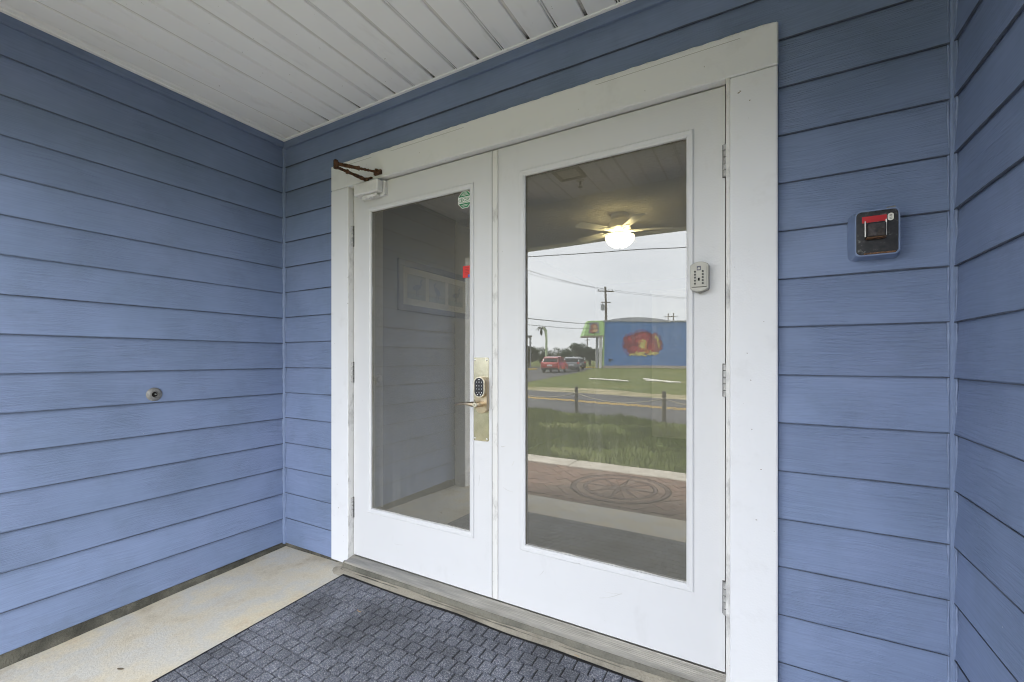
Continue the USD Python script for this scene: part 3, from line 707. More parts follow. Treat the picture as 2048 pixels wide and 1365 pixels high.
obj('keypad_lamp', front(ext(rrect(.006, .004, .0015), .0004), ex, -.0389, ez + .036 + .034), 'key_white', lb)
for q_ in (-.008, .008):
    obj('key', front(ext(rrect(.006, .004, .0015), .0004), ex + q_, -.0389, ez + .036 - .034), 'key_white', lb)
hx_, hz_ = -1.091, .978
lv = obj('lever', cat(cyl((hx_, -.0226, hz_), (hx_, -.066, hz_), .0135, 20),
    tube([(hx_ + .004, -.066, hz_), (hx_ - .02, -.071, hz_ + .001), (hx_ - .05, -.074, hz_ + .002), (hx_ - .08, -.073, hz_ + .002), (hx_ - .10, -.069, hz_ - .002), (hx_ - .118, -.062, hz_ - .008)], [.014, .0115, .0065, .0055, .0055, .004], 12)), 'lever_bronze', ld, smooth=40)
obj('key_cylinder', cat(cyl((hx_, -.0662, hz_), (hx_, -.0815, hz_), .0105, 20)), 'satin_nickel', lv, smooth=40)
obj('keyhole', bx(hx_ - .001, hx_ + .001, -.0824, -.0812, hz_ - .004, hz_ + .004), 'dark_gap', lv)
# stickers on the left pane
def octagon(r): return Polygon([(r * math.cos(math.radians(22.5 + 45 * k)), r * math.sin(math.radians(22.5 + 45 * k))) for k in range(8)])
sxo, szo = -1.2075, 1.937
oc = octagon(.0435)
st = obj('sticker', front(ext(oc, .0005), sxo, .0118, szo), 'sticker_white', ld, label='green and white octagonal security sticker')
inner = octagon(.0400)
obj('green_band', front(ext(inner.intersection(sbox(-1, .0145, 1, 1)), .0004), sxo, .0112, szo), 'sticker_green', st)
obj('green_band', front(ext(inner.intersection(sbox(-1, -1, 1, -.0165)), .0004), sxo, .0112, szo), 'sticker_green', st)
el = affinity.scale(Point(0, 0).buffer(1, quad_segs=16), .037, .0125)
obj('oval_ring', front(ext(el.difference(affinity.scale(el, .93, .84)), .0004), sxo, .0112, szo - .001), 'sticker_green', st)
tx = meshkit.text_mesh('ECP', .0125, .0004, bold=True); tx.apply_scale([1.5, 1, 1]); tx.apply_translation(-tx.bounds.mean(0) * [1, 1, 0])
obj('lettering', front(tx, sxo, .0112, szo - .001), 'sticker_green', st)
for zz, ww in ((.032, .026), (.0265, .036), (.021, .044), (-.0245, .04), (-.030, .026)):
    obj('print_line', front(ext(sbox(-ww / 2, -.0011, ww / 2, .0011), .0003), sxo, .0106, szo + zz), 'sticker_white', st)
rs = obj('sticker', bx(-1.2195, -1.1725, .0113, .0118, 1.566, 1.622), 'sticker_red', ld, label='small red notice sticker with a blue corner')
obj('blue_corner', bx(-1.190, -1.1725, .0108, .0112, 1.567, 1.580), 'sticker_blue', rs)
for i in range(5):
    obj('print_line', bx(-1.205, -1.184 - .004 * (i % 2), .0108, .0112, 1.612 - i * .0075, 1.6145 - i * .0075), 'sticker_darkred', rs)

# door closer: white body on the left leaf, two rusty arms sticking out over the porch
dc = thing('door_closer', 'door closer with white body and rusty folded arms', 'door closer')
bx0, bx1 = -1.885, -1.700
obj('closer_body', cat(cb(bx0, bx1 - .008, -.066, -.022, 2.052, 2.116, .006)), 'closer_white', dc)
obj('closer_bracket', cat(cb(bx0 + .012, bx1, -.0219, -.0005, 2.042, 2.120, .003), cb(bx0 + .05, bx1 - .03, -.05, -.022, 2.036, 2.0515, .004)), 'closer_white', dc)
for x, rr in ((bx0 + .085, .010), (bx0 + .12, .008)):
    obj('closer_screw', mv(ball((0, 0, 0), rr, 2, (1, 1, .7)), (x, -.040, 2.036)), 'closer_white', dc, smooth=True)
za = 2.140
E_ = np.array((-1.822, -.225, za + .012)); A_ = np.array((-1.812, -.046, za - .006)); B_ = np.array((-1.728, -.050, za + .016))
def rough_tube(p, q, r0, r1, seed, n=26, amp=.18):
    r = np.random.default_rng(seed); p, q = np.array(p), np.array(q)
    c = np.linspace(0, 1, n)[:, None]
    rad = np.linspace(r0, r1, n) * (1 + amp * r.normal(size=n))
    return tube(p + (q - p) * c, np.clip(rad, .002, 1), 8)
obj('main_arm', cat(rough_tube(E_ - (0, 0, .016), A_, .0080, .0095, 3), ball(A_, .013, 2, (1, 1, .8))), 'rust_iron', dc, smooth=50)
obj('fore_arm', cat(rough_tube(E_, E_ + (B_ - E_) * .55, .0100, .0092, 4, amp=.08), rough_tube(E_ + (B_ - E_) * .55, B_, .0064, .0070, 5), cyl(E_ + (B_ - E_) * .54, E_ + (B_ - E_) * .57, .0115, 10)), 'rust_iron', dc, smooth=50)
obj('elbow', cat(cyl(E_ - (0, 0, .024), E_ + (0, 0, .012), .0125, 14), ball(E_ + (0, 0, .012), .0120, 2, (1, 1, .7))), 'rust_iron', dc, smooth=50)
obj('shoe', cat(cb(B_[0] - .022, B_[0] + .030, -.052, -.0375, B_[2] - .014, B_[2] + .010, .003), cyl(B_ - (0, 0, .012), B_ + (0, 0, .014), .0095, 12)), 'rust_iron', dc, smooth=40)
obj('pinion', cyl((A_[0] + .012, A_[1], 2.1165), (A_[0] + .012, A_[1], A_[2] + .006), .009, 12), 'rust_iron', dc, smooth=40)
obj('arm_link', cat(cb(A_[0], A_[0] + .05, -.055, -.042, A_[2] - .004, A_[2] + .004, .002)), 'rust_iron', dc)

# key box on the right leaf
kb = thing('key_box', 'small cream and grey push-button key box on the door', 'key box')
kx, kz = -.1765, 1.468
def capsule(w, h, ey, ry): return rrect(w, h, .008).union(affinity.scale(Point(0, ey).buffer(1), w * .48, ry)).union(affinity.scale(Point(0, -ey).buffer(1), w * .48, ry))
obj('case', front(ext(capsule(.060, .092, .036, .0165), .030), kx, -.0003, kz), 'box_grey', kb)
obj('cover', front(ext(capsule(.056, .088, .035, .0155), .004), kx, -.0304, kz), 'box_cream', kb)
obj('face_plate', front(ext(rrect(.048, .072, .003), .0035), kx - .001, -.0345, kz + .001), 'box_cream', kb)
obj('lower_groove', bx(kx - .0245, kx + .0235, -.0352, -.0343, kz - .0376, kz - .0356), 'box_button', kb)
for i in range(5):
    for s in (-1, 1):
        obj('push_button', front(ext(Point(0, 0).buffer(.0033), .003), kx - .001 + s * .0125, -.0381, kz + .0170 - i * .0104), 'box_button', kb)
obj('latch_hole', bx(kx - .004, kx + .002, -.0387, -.0381, kz - .015, kz - .005), 'dark_gap', kb)
lg = obj('emblem', front(ext(rrect(.013, .015, .001), .0006), kx - .001, -.0381, kz + .0285), 'box_logo', kb)
obj('emblem_mark', front(ext(Polygon([(-.004, -.004), (.004, -.004), (.004, .004), (.001, .001), (-.001, .004), (-.004, 0)]), .0004), kx - .001, -.0388, kz + .0285), 'box_cream', lg)
obj('drip', ball((kx, -.012, kz - .053), .0055, 2), 'box_grey', kb, smooth=True)

# alarm sounder on the siding
al = thing('alarm_sounder', 'weathered square alarm box with black rusted face and red label', 'alarm')
ax, az = .300, 1.5465
bk = rrect(.122, .142, .016); fr = rrect(.102, .132, .014)
def loft(p0, p1, y0, y1, cx0, cx1, z0_, z1_):
    a = np.array(p0.exterior.segmentize(.01).coords)
    N = 72
    def res(p):
        L = p.exterior; return np.array([L.interpolate(i / N, normalized=True).coords[0] for i in range(N)])
    A, B = res(p0), res(p1)
    v = np.vstack([np.column_stack([A[:, 0] + cx0, np.full(N, y0), A[:, 1] + z0_]), np.column_stack([B[:, 0] + cx1, np.full(N, y1), B[:, 1] + z1_]), [[cx0, y0, z0_]], [[cx1, y1, z1_]]])
    f = []
    for i in range(N):
        j = (i + 1) % N
        f += [[i, j, N + j], [i, N + j, N + i], [2 * N, j, i], [2 * N + 1, N + i, N + j]]
    m = trimesh.Trimesh(v, f, process=False); trimesh.repair.fix_normals(m); return m
obj('back_box', loft(bk, fr, -.008, -.056, ax, ax, az, az), 'alarm_blue', al, smooth=40)
obj('rim', front(ext(fr.difference(rrect(.0955, .1255, .0125)), .006), ax, -.0562, az), 'alarm_blue', al)
face = obj('face', front(ext(rrect(.0950, .1250, .0122), .003), ax, -.0563, az), 'alarm_face', al)
obj('rust_edge', bx(ax - .03, ax + .042, -.0632, -.0622, az - .0620, az - .0575), 'rust_edge', al)
obj('flange', mv(cb(-.010, .010, -.003, .003, -.003, .003, .001), (ax + .032, -.056, az + .0680), ry=-6), 'pipe_steel', al)
obj('red_label', bx(ax - .034, ax + .022, -.0602, -.0594, az + .031, az + .049), 'label_red', al)
wl = obj('white_label', front(ext(rrect(.0135, .021, .006), .0008), ax + .031, -.0594, az + .041), 'label_white', al)
obj('print_mark', cat([front(ext(Point(0, 0).buffer(.0025).difference(Point(0, 0).buffer(.0016)), .0003), ax + .031, -.0603, az + .045), bx(ax + .0285, ax + .0335, -.0606, -.0603, az + .0385, az + .0395), bx(ax + .029, ax + .033, -.0606, -.0603, az + .0345, az + .0355)]), 'label_ink', wl)
lens = obj('strobe_lens', cb(ax - .026, ax + .018, -.078, -.0594, az - .016, az + .026, .003), 'alarm_lens', al)
for s in (ax - .0285, ax + .0185):
    obj('lens_bar', cyl((s, -.073, az - .013), (s, -.073, az + .032), .0018, 8), 'chrome', al, smooth=40)
obj('lens_foot', bx(ax - .026, ax + .018, -.0795, -.0594, az - .0185, az - .0162), 'rust_edge', al)

# pipe fitting on the long wall (a stub set in a round flange)
pf = thing('pipe_fitting', 'round galvanised pipe flange with an open dark centre on blue siding', 'pipe fitting')
def lathe_x(prof, y, z, x):
    m = lathe(prof, 40); vv = m.vertices
    m = trimesh.Trimesh(np.column_stack([x + vv[:, 2], y + vv[:, 0], z + vv[:, 1]]), m.faces, process=False)
    if m.volume < 0: m.invert()
    return m
obj('flange', lathe_x([(.017, 0), (.033, 0), (.0335, .003), (.030, .008), (.021, .013), (.017, .013), (.0165, .002)], -.684, 1.008, XL + .008), 'pipe_steel', pf, smooth=35)
obj('socket', lathe_x([(.0125, .0), (.0165, .0), (.0165, .0125), (.0150, .0150), (.0140, .0150), (.0125, .004)], -.684, 1.008, XL + .0085), 'pipe_steel', pf, smooth=35)
obj('bore', lathe_x([(0, 0), (.0125, 0), (.0125, .004), (0, .004)], -.684, 1.008, XL + .0085), 'dark_gap', pf)
obj('pin', lathe_x([(0, 0), (.0032, 0), (.0032, .010), (0, .011)], -.682, 1.009, XL + .0128), 'screw_steel', pf, smooth=35)

# ================================================================ DOORMAT
MX0, MX1, MY0, MY1 = -1.935, -.105, -1.335, -.090
dm = thing('door_mat', 'large charcoal ribbed entrance mat with raised square pile blocks', 'door mat')
nxm, nym = 40, 28
def mat_z(x, y):
    base = slab_z(y) + .0065
    # slight ripple along the door-side edge
    rip = .006 * np.exp(-((y - MY1) / .05) ** 2) * np.exp(-((x + 1.18) / .16) ** 2) + .0035 * np.exp(-((y - MY1) / .06) ** 2) * np.exp(-((x + .72) / .12) ** 2)
    return base + rip + .0012 * np.sin(x * 5.1) * np.sin(y * 4.3)
gxm, gym = np.meshgrid(np.linspace(MX0, MX1, nxm), np.linspace(MY0, MY1, nym), indexing='ij')
edge = .002 * np.sin(gxm * 9.0) * np.exp(-((gym - MY1) / .1) ** 2)
tp = np.column_stack([gxm.ravel(), (gym + edge).ravel(), mat_z(gxm, gym).ravel()])
qs = np.array([[i * nym + j, (i + 1) * nym + j, (i + 1) * nym + j + 1, i * nym + j + 1] for i in range(nxm - 1) for j in range(nym - 1)])
fm = np.vstack([qs[:, [0, 1, 2]], qs[:, [0, 2, 3]]])
# skirt
ring = [i * nym for i in range(nxm)] + [(nxm - 1) * nym + j for j in range(1, nym)] + [i * nym + nym - 1 for i in range(nxm - 2, -1, -1)] + [j for j in range(nym - 2, 0, -1)]
low = tp[ring] - [0, 0, .006]
k0 = len(tp); R = len(ring)
sk = [[ring[i], k0 + (i + 1) % R, ring[(i + 1) % R]] for i in range(R)] + [[ring[i], k0 + i, k0 + (i + 1) % R] for i in range(R)]
obj('rubber_backing', trimesh.Trimesh(np.vstack([tp, low]), np.vstack([fm, sk]), process=False), 'mat_rubber', dm, smooth=30)
BW, BH, GAP = .0575, .0545, .0056
def block(x0, x1, y0, y1, r):
    c = .0016; lo_, hi_ = -.001, .0072
    P8 = []
    for ins, h in ((0, lo_), (0, hi_ - .0018), (c, hi_)):
        for (x, y) in ((x0 + ins, y0 + ins), (x1 - ins, y0 + ins), (x1 - ins, y1 - ins), (x0 + ins, y1 - ins)):
            P8.append([x, y, h])
    P8 = np.array(P8)
    P8[:, :2] += np.tile(r.normal(0, .0005, (4, 2)), (3, 1))
    P8[:, 2] += mat_z(P8[:, 0], P8[:, 1]) + r.normal(0, .0004)
    f = []
    for l in (0, 4):
        for i in range(4):
            j = (i + 1) % 4
            f += [[l + i, l + j, l + 4 + j], [l + i, l + 4 + j, l + 4 + i]]
    f += [[8, 9, 10], [8, 10, 11]]
    return trimesh.Trimesh(P8, f, process=False)
blocks = []
r = np.random.default_rng(21)
row = 0; yy = MY1 - .020
while yy - BH > MY0 + .018:
    xx = MX0 + .020 - (BW / 2 if row % 2 else 0)
    while xx < MX1 - .02:
        a, b = max(xx, MX0 + .020), min(xx + BW - GAP, MX1 - .020)
        if b - a > .012:
            blocks.append((a, b, yy - BH + .0044, yy))
        xx += BW
    yy -= BH; row += 1
th_ = math.radians(29.5)
def seen(b):
    x, y = (b[0] + b[1]) / 2, (b[2] + b[3]) / 2 + 1.67
    d = -math.sin(th_) * x + math.cos(th_) * y; s_ = math.cos(th_) * x + math.sin(th_) * y
    if d < .05: return 0
    u, v_ = s_ / d, 1.16 / d
    return 1 / d ** 2 if abs(u) < 1.2 and v_ < .76 else 0
order = sorted(range(len(blocks)), key=lambda i: -seen(blocks[i]))
big = set(order[:298])
rest = []
for i, b in enumerate(blocks):
    bm = block(*b, r)
    if i in big: obj('pile_block', bm, 'mat_pile', dm)
    else: rest.append(bm)
obj('pile_blocks', cat(rest), 'mat_pile', dm, kind='stuff')

# small litter
def twig(pts, rad, mat_, label, name='straw_bit', cat_='straw'):
    obj(name, tube(pts, rad, 6), mat_, smooth=True, label=label, cat=cat_)
tz = slab_z(-.08) + .003
lt = thing('straw_bit', 'few dry tan straws beside the mat edge below the doors', 'straw')
for i in range(5):
    a = random.uniform(-.5, .5); x0 = -.62 + random.uniform(-.03, .03)
    obj('stalk', tube([(x0, -.078 + .004 * i, tz + .002), (x0 + .03 * math.cos(a), -.078 + .004 * i + .012 * math.sin(a), tz + .006), (x0 + .06 * math.cos(a), -.078 + .004 * i + .022 * math.sin(a), tz + .002)], .0011, 5), 'straw', lt, smooth=True)
zz = float(mat_z(-1.58, -.30)) + .0075
twig([(-1.600, -.285, zz), (-1.585, -.292, zz + .002), (-1.57, -.289, zz)], .0016, 'straw', 'tiny tan twig lying on the mat near its far left corner')
fz = slab_z(-.99)
lf = ext(affinity.rotate(affinity.scale(Point(0, 0).buffer(1, quad_segs=5), .013, .0042), 25), .002)
obj('dry_leaf', mv(lf, (-2.13, -.96, fz + .002)), 'leaf_brown', label='small brown dry leaf on the bare concrete left of the mat', cat='leaf')

# ================================================================ PORCH CEILING FIXTURES (seen in the glass)
cl = thing('ceiling_light', 'square unlit light fixture set in the porch ceiling, seen in the glass', 'ceiling light', loc=(-1.19, -1.24, ZC))
obj('frame', cat([cb(-.10, .10, -.10, -.075, -.022, -.001, .002), cb(-.10, .10, .075, .10, -.022, -.001, .002), cb(-.10, -.075, -.0748, .0748, -.022, -.001, .002), cb(.075, .10, -.0748, .0748, -.022, -.001, .002)]), 'box_grey', cl)
obj('diffuser', cb(-.0745, .0745, -.0745, .0745, -.014, -.002, .003), 'label_white', cl)
sh = thing('sprinkler_head', 'small sprinkler head hanging from the porch ceiling beside the light fixture', 'sprinkler', loc=(-1.17, -1.42, ZC))
obj('escutcheon', lathe([(0, -.006), (.028, -.005), (.030, 0), (0, 0)], 24), 'label_white', sh, smooth=30)
obj('nozzle', cat(cyl((0, 0, -.006), (0, 0, -.034), .008, 12), cyl((0, 0, -.05), (0, 0, -.053), .016, 12), cyl((-.009, 0, -.034), (-.003, 0, -.05), .002, 6), cyl((.009, 0, -.034), (.003, 0, -.05), .002, 6)), 'pipe_steel', sh)

# ================================================================ LOBBY BEHIND THE GLASS
IX0, IX1, IY1, IZ = -2.46, 1.0, 5.6, 2.46
obj('lobby_floor', bx(IX0 - .1, IX1 + .1, .14, IY1, .02, .075), 'lobby_floor', kind='structure')
obj('lobby_ceiling', bx(IX0 - .1, IX1 + .1, .141, IY1, IZ, IZ + .03), 'popcorn_ceiling', kind='structure')
lbw = thing('lobby_wall', 'dim interior side wall of the lobby carrying the bird prints', 'wall')
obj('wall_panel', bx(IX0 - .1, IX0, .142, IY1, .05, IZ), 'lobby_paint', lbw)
obj('white_trim', cb(IX0, IX0 + .018, .60, .685, .075, IZ - .001, .003), 'lobby_trim', lbw)
obj('bell_plate', cat(mv(lathe([(0, .012), (.02, .010), (.032, 0), (0, 0)], 24), (0, 0, 0), ry=90)).apply_translation((IX0 + .0181, .643, 1.035)), 'fan_white', lbw, smooth=30)
obj('lobby_back_wall', bx(IX0, IX1, IY1, IY1 + .1, .05, IZ), 'lobby_paint', label='plain dim rear wall of the lobby behind the glass', cat='wall')
obj('lobby_partition', bx(IX1, IX1 + .1, .142, IY1, .05, IZ), 'lobby_paint', label='plain lobby side wall behind the right-hand leaf', cat='wall')
ct = thing('tall_cabinet', 'pale tall cabinet deep inside the lobby, faint at the right side of the right pane', 'cabinet')
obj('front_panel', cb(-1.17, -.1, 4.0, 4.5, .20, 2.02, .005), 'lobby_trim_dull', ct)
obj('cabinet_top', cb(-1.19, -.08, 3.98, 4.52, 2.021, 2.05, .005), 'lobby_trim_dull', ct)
obj('toe_board', bx(-1.12, -.15, 4.05, 4.45, .076, .199), 'car_trim', ct)
# framed bird prints on the lobby side wall
fp = thing('framed_picture', 'framed row of three pale bird prints hanging inside the lobby', 'picture')
fy0, fy1, fz0, fz1 = .845, 1.80, 1.566, 1.975
X = IX0 + .002
bd = .052
obj('frame', cat([cb(X, X + .022, fy0, fy1, fz1 - bd, fz1, .003), cb(X, X + .022, fy0, fy1, fz0, fz0 + bd, .003), cb(X, X + .022, fy0, fy0 + bd, fz0 + bd + .0005, fz1 - bd - .0005, .003), cb(X, X + .022, fy1 - bd, fy1, fz0 + bd + .0005, fz1 - bd - .0005, .003)]), 'picture_frame', fp)
obj('mat_board', bx(X, X + .010, fy0 + bd, fy1 - bd, fz0 + bd, fz1 - bd), 'picture_mat', fp)
for i in range(3):
    yc = fy0 + .215 + i * .265
    pr_ = obj('bird_print', bx(X + .0102, X + .0115, yc - .11, yc + .11, fz0 + .105, fz1 - .105), 'print_paper', fp)
    body = affinity.rotate(affinity.scale(Point(0, 0).buffer(1), .05, .022), (15, -40, 10)[i])
    neck = LineString([(.03, .008), (.055, .03), (.045, .055), (.062, .07)] if i != 1 else [(-.03, .02), (-.045, .05), (-.03, .065)]).buffer(.007)
    legs = LineString([(-.005, -.015), (-.008, -.07)]).buffer(.004).union(LineString([(.012, -.015), (.014, -.07)]).buffer(.004))
    obj('bird', onx(ext(unary_union([body, neck, legs]), .0008), X + .0118, yc, (fz0 + fz1) / 2), 'print_blue', pr_)
    obj('water', bx(X + .0118, X + .0124, yc - .108, yc + .108, fz0 + .108, fz0 + .150), 'print_wash', pr_)

# ceiling fan with lit bowl
fn = thing('ceiling_fan', 'white ceiling fan with a lit glass bowl inside the lobby', 'ceiling fan', loc=(-1.06, 2.14, IZ))
obj('canopy', lathe([(0, 0), (.075, 0), (.078, -.03), (.066, -.05), (.05, -.055), (0, -.055)], 32), 'fan_white', fn, smooth=35)
obj('motor', lathe([(0, -.0551), (.085, -.0551), (.095, -.07), (.095, -.125), (.08, -.140), (.045, -.145), (.04, -.165), (0, -.165)], 36), 'fan_white', fn, smooth=35)
for k in range(5):
    a = 18 + 72 * k
    ir = mv(ext(unary_union([LineString([(.06, 0), (.10, .022), (.15, .02), (.17, 0)]).buffer(.007), LineString([(.06, 0), (.10, -.022), (.15, -.02), (.17, 0)]).buffer(.007), Point(.175, 0).buffer(.024)]), .005), (0, 0, -.152), rz=a)
    obj('blade_iron', ir, 'fan_white', fn)
    bl = ext(Polygon([(.16, -.042), (.42, -.055), (.440, -.045), (.445, 0), (.440, .045), (.42, .055), (.16, .042)]), .006)
    obj('blade', mv(mv(bl, rx=9), (0, 0, -.146), rz=a), 'fan_white', fn)
obj('light_fitter', lathe([(0, -.1651), (.05, -.1651), (.055, -.18), (.06, -.19), (0, -.19)], 32), 'fan_white', fn, smooth=35)
obj('glass_bowl', lathe([(0, -.192), (.122, -.192), (.126, -.20), (.118, -.232), (.095, -.262), (.06, -.285), (.03, -.295), (0, -.297)], 40), 'lamp_glass', fn, smooth=35)
obj('finial', lathe([(0, -.2972), (.016, -.2972), (.012, -.306), (.005, -.312), (0, -.313)], 20), 'brass_bronze', fn, smooth=35)

# ================================================================ OUTSIDE, IN FRONT OF THE PORCH (seen mirrored in the panes)
GZ = -.10
ann = np.linspace(0, 2 * math.pi, 96, endpoint=False)
gpoly = Polygon([(900 * math.cos(a), 900 * math.sin(a)) for a in ann])
houseplot = sbox(XL - .02, -2.9, XR + .02, 6)
obj('ground', sheet(gpoly.difference(houseplot), GZ), 'grass_ground', kind='structure')
# paver walk
PY0, PY1, PX0, PX1 = -2.985, YF - .004, -4.6, 2.4
obj('paver_bed', bx(PX0, PX1, PY0, PY1, -.2, -.068), 'paver_sand', kind='structure')
pw = thing('paver_walk', 'red brick paver walk in herringbone with a round compass, seen in the glass', 'paving')
CCX, CCY, CR = -1.15, -2.44, .455
disc = Point(CCX, CCY).buffer(CR + .012, quad_segs=24)
area = sbox(PX0, PY0, PX1, PY1 - .108).difference(disc)
bw_, bl_ = .10, .20
def paver(poly, mat_='paver', dz=0):
    poly = poly.buffer(-.0028)
    if poly.is_empty: return
    for p in (list(poly.geoms) if hasattr(poly, 'geoms') else [poly]):
        if p.area < 3e-4: continue
        m = ext(p.simplify(.002), .03); m.vertices[:, 2] += -.084 + dz
        obj('paver', m, mat_, pw)
cnt = 0
r = np.random.default_rng(3)
for i in range(-60, 60):
    for j in range(-60, 60):
        # 45 degree herringbone: pairs of bricks on a skewed lattice
        ox, oy = i * bw_ * 1 + j * bw_ * 2, -i * bw_ + j * 0
        ox, oy = i * bw_ + j * 2 * bw_, i * bw_ * -1 + j * 2 * bw_
        for b in (sbox(ox, oy, ox + bl_, oy + bw_), sbox(ox + bl_, oy - bw_ * 0, ox + bl_ + bw_, oy + bl_)):
            q_ = affinity.translate(affinity.rotate(b, 45, origin=(0, 0)), CCX, CCY - .05)
            if not q_.intersects(area): continue
            c = q_.intersection(area)
            if c.area < 8e-4: continue
            if not (-3.6 < q_.centroid.x < 1.4): continue
            paver(c, 'paver', r.normal(0, .0012))
# soldier course next to the slab
x = PX0
while x < PX1 - .1:
    if -3.6 < x < 1.4: paver(sbox(x, PY1 - .106, x + .20, PY1 - .002), 'paver', r.normal(0, .001))
    x += .20
# compass: dark rim, ring of bricks, inner ring, star
rim = Point(CCX, CCY).buffer(CR, quad_segs=24).difference(Point(CCX, CCY).buffer(CR - .035, quad_segs=24))
def wedge(r0, r1, a0, a1):
    aa = np.linspace(a0, a1, 5)
    return Polygon([(CCX + r1 * math.cos(a), CCY + r1 * math.sin(a)) for a in aa] + [(CCX + r0 * math.cos(a), CCY + r0 * math.sin(a)) for a in aa[::-1]])
for k in range(16):
    paver(wedge(CR - .038, CR, k * math.pi / 8, (k + 1) * math.pi / 8), 'paver_dark', .001)
star = unary_union([Polygon([(CCX + .03 * math.cos(a + 1.57), CCY + .03 * math.sin(a + 1.57)), (CCX + .33 * math.cos(a), CCY + .33 * math.sin(a)), (CCX + .03 * math.cos(a - 1.57), CCY + .03 * math.sin(a - 1.57))]) for a in np.arange(8) * math.pi / 4])
for k in range(12):
    paver(wedge(.345, CR - .040, k * math.pi / 6, (k + 1) * math.pi / 6), 'paver')
    paver(wedge(.31, .343, k * math.pi / 6, (k + 1) * math.pi / 6), 'paver_dark', .001)
for k in range(8):
    a = k * math.pi / 4
    paver(star.intersection(wedge(.001, .308, a - math.pi / 8, a + math.pi / 8)), 'paver_dark')
    paver(wedge(.012, .308, a - math.pi / 8, a + math.pi / 8).difference(star.buffer(.002)), 'paver')
# concrete edging strip, lawn, dry verge, road
es = thing('edging_strip', 'pale concrete edging between the paver walk and the grass, seen in the glass', 'kerb')
for k in range(5):
    x0 = PX0 - .4 + k * 1.55
    obj('edging_slab', cb(x0, x0 + 1.545, PY0 - .315, PY0 - .004, -.2, -.046 + r.normal(0, .002), .008), 'edging_concrete', es)
u10 = np.array([math.cos(math.radians(11)), math.sin(math.radians(11))]); n10 = np.array([-u10[1], u10[0]])
def strip(p, w0, w1, L=220):
    p = np.array(p); return Polygon([p - u10 * L + n10 * w0, p + u10 * L + n10 * w0, p + u10 * L + n10 * w1, p - u10 * L + n10 * w1])
RC = np.array((-4.3, -10.75))
obj('road', sheet(strip(RC, -2.75, 2.65), GZ + .004), 'asphalt', kind='structure')
for k, w in enumerate((-.17, .07)):
    obj('centre_line', sheet(strip(RC, w, w + .10), GZ + .008), 'road_yellow', kind='structure')
drive = Polygon([(-8.2, -13.9), (-11.2, -19.8), (-16.2, -42.5), (-22.6, -66), (-110, -66), (-110, -30), (-34, -18.2)])
obj('driveway', sheet(drive.difference(strip(RC, -2.75, 2.65)), GZ + .0055), 'asphalt', kind='structure')
# ragged dry verge beyond the road
vp = []
r = np.random.default_rng(9)
for s in np.linspace(-6, 26, 90): vp.append(RC + u10 * s + n10 * (-2.75))
for s in np.linspace(26, -6, 90): vp.append(RC + u10 * s + n10 * (-3.9 - 1.1 * abs(math.sin(s * .55)) - .5 * r.random()))
obj('dry_verge', sheet(Polygon(vp).buffer(0).difference(drive), GZ + .0022), 'dry_grass', kind='structure')

# near lawn: single blades, one object
N = 75000
gxb = r.uniform(-7.5, 3.0, N); gyb = r.uniform(-8.4, -3.27 + .10 * r.normal(size=N) ** 2 * .4, N)
line = (gyb - RC[1]) - math.tan(math.radians(11)) * (gxb - RC[0])
bare = meshkit.noise(np.column_stack([gxb * 1.3, gyb * 1.3, gxb * 0])) + .6 * meshkit.noise(np.column_stack([gxb * 4, gyb * 4, gxb * 0 + 7]))
ok = (line > 2.70 + .15 * np.sin(gxb * 3.0)) & ((bare < np.quantile(bare, .80)) | (r.random(N) < .25))
gxb, gyb = gxb[ok], gyb[ok]; N = len(gxb)
hgt = r.uniform(.045, .115, N) * (0.75 + .5 * (np.sin(gxb * 1.7) * np.sin(gyb * 2.3) * .5 + .5)); wd = r.uniform(.0035, .007, N)
an = r.uniform(0, 2 * math.pi, N); lean = r.uniform(0, .8, N) * hgt; la = r.uniform(0, 2 * math.pi, N)
b0 = np.column_stack([gxb - wd * np.cos(an), gyb - wd * np.sin(an), np.full(N, GZ - .004)])
b1 = np.column_stack([gxb + wd * np.cos(an), gyb + wd * np.sin(an), np.full(N, GZ - .004)])
b2 = np.column_stack([gxb + lean * np.cos(la), gyb + lean * np.sin(la), GZ + hgt])
gv = np.stack([b0, b1, b2], 1).reshape(-1, 3)
obj('lawn_grass', trimesh.Trimesh(gv, np.arange(3 * N).reshape(-1, 3), process=False), 'grass_blade', label='short green grass between the paver walk and the road, seen in the glass', cat='grass', kind='stuff')

# rope bollards along the road
posts = [(-3.76, -8.1), (-1.70, -7.72), (.42, -7.3), (-5.9, -8.5)]
labs = ['weathered wooden rope post left of the middle of the grass, seen in the right pane', 'weathered wooden rope post at the right side of the right pane', 'weathered wooden rope post on the grass beyond the frame of the right pane', 'weathered wooden rope post on the grass beyond the meeting edge of the doors']
p0 = None
for (x, y), lab in zip(posts, labs):
    if p0 is None:
        p0 = thing('rope_post', lab, 'post', 'rope posts along the road', loc=(x, y, GZ))
        obj('shaft', cyl((0, 0, -.1), (.004, 0, .60), .046, 14, .041), 'post_wood', p0, smooth=35)
        obj('cap', lathe([(.041, .6002), (.043, .606), (.030, .628), (0, .634)], 14), 'post_wood', p0, smooth=35)
        obj('rope_collar', tube([(.047 * math.cos(a), .047 * math.sin(a), .47) for a in np.linspace(0, 6.28, 20)], .011, 6), 'rope', p0, smooth=True)
    else:
        copy_of(p0, (x, y, GZ), 0, lab)
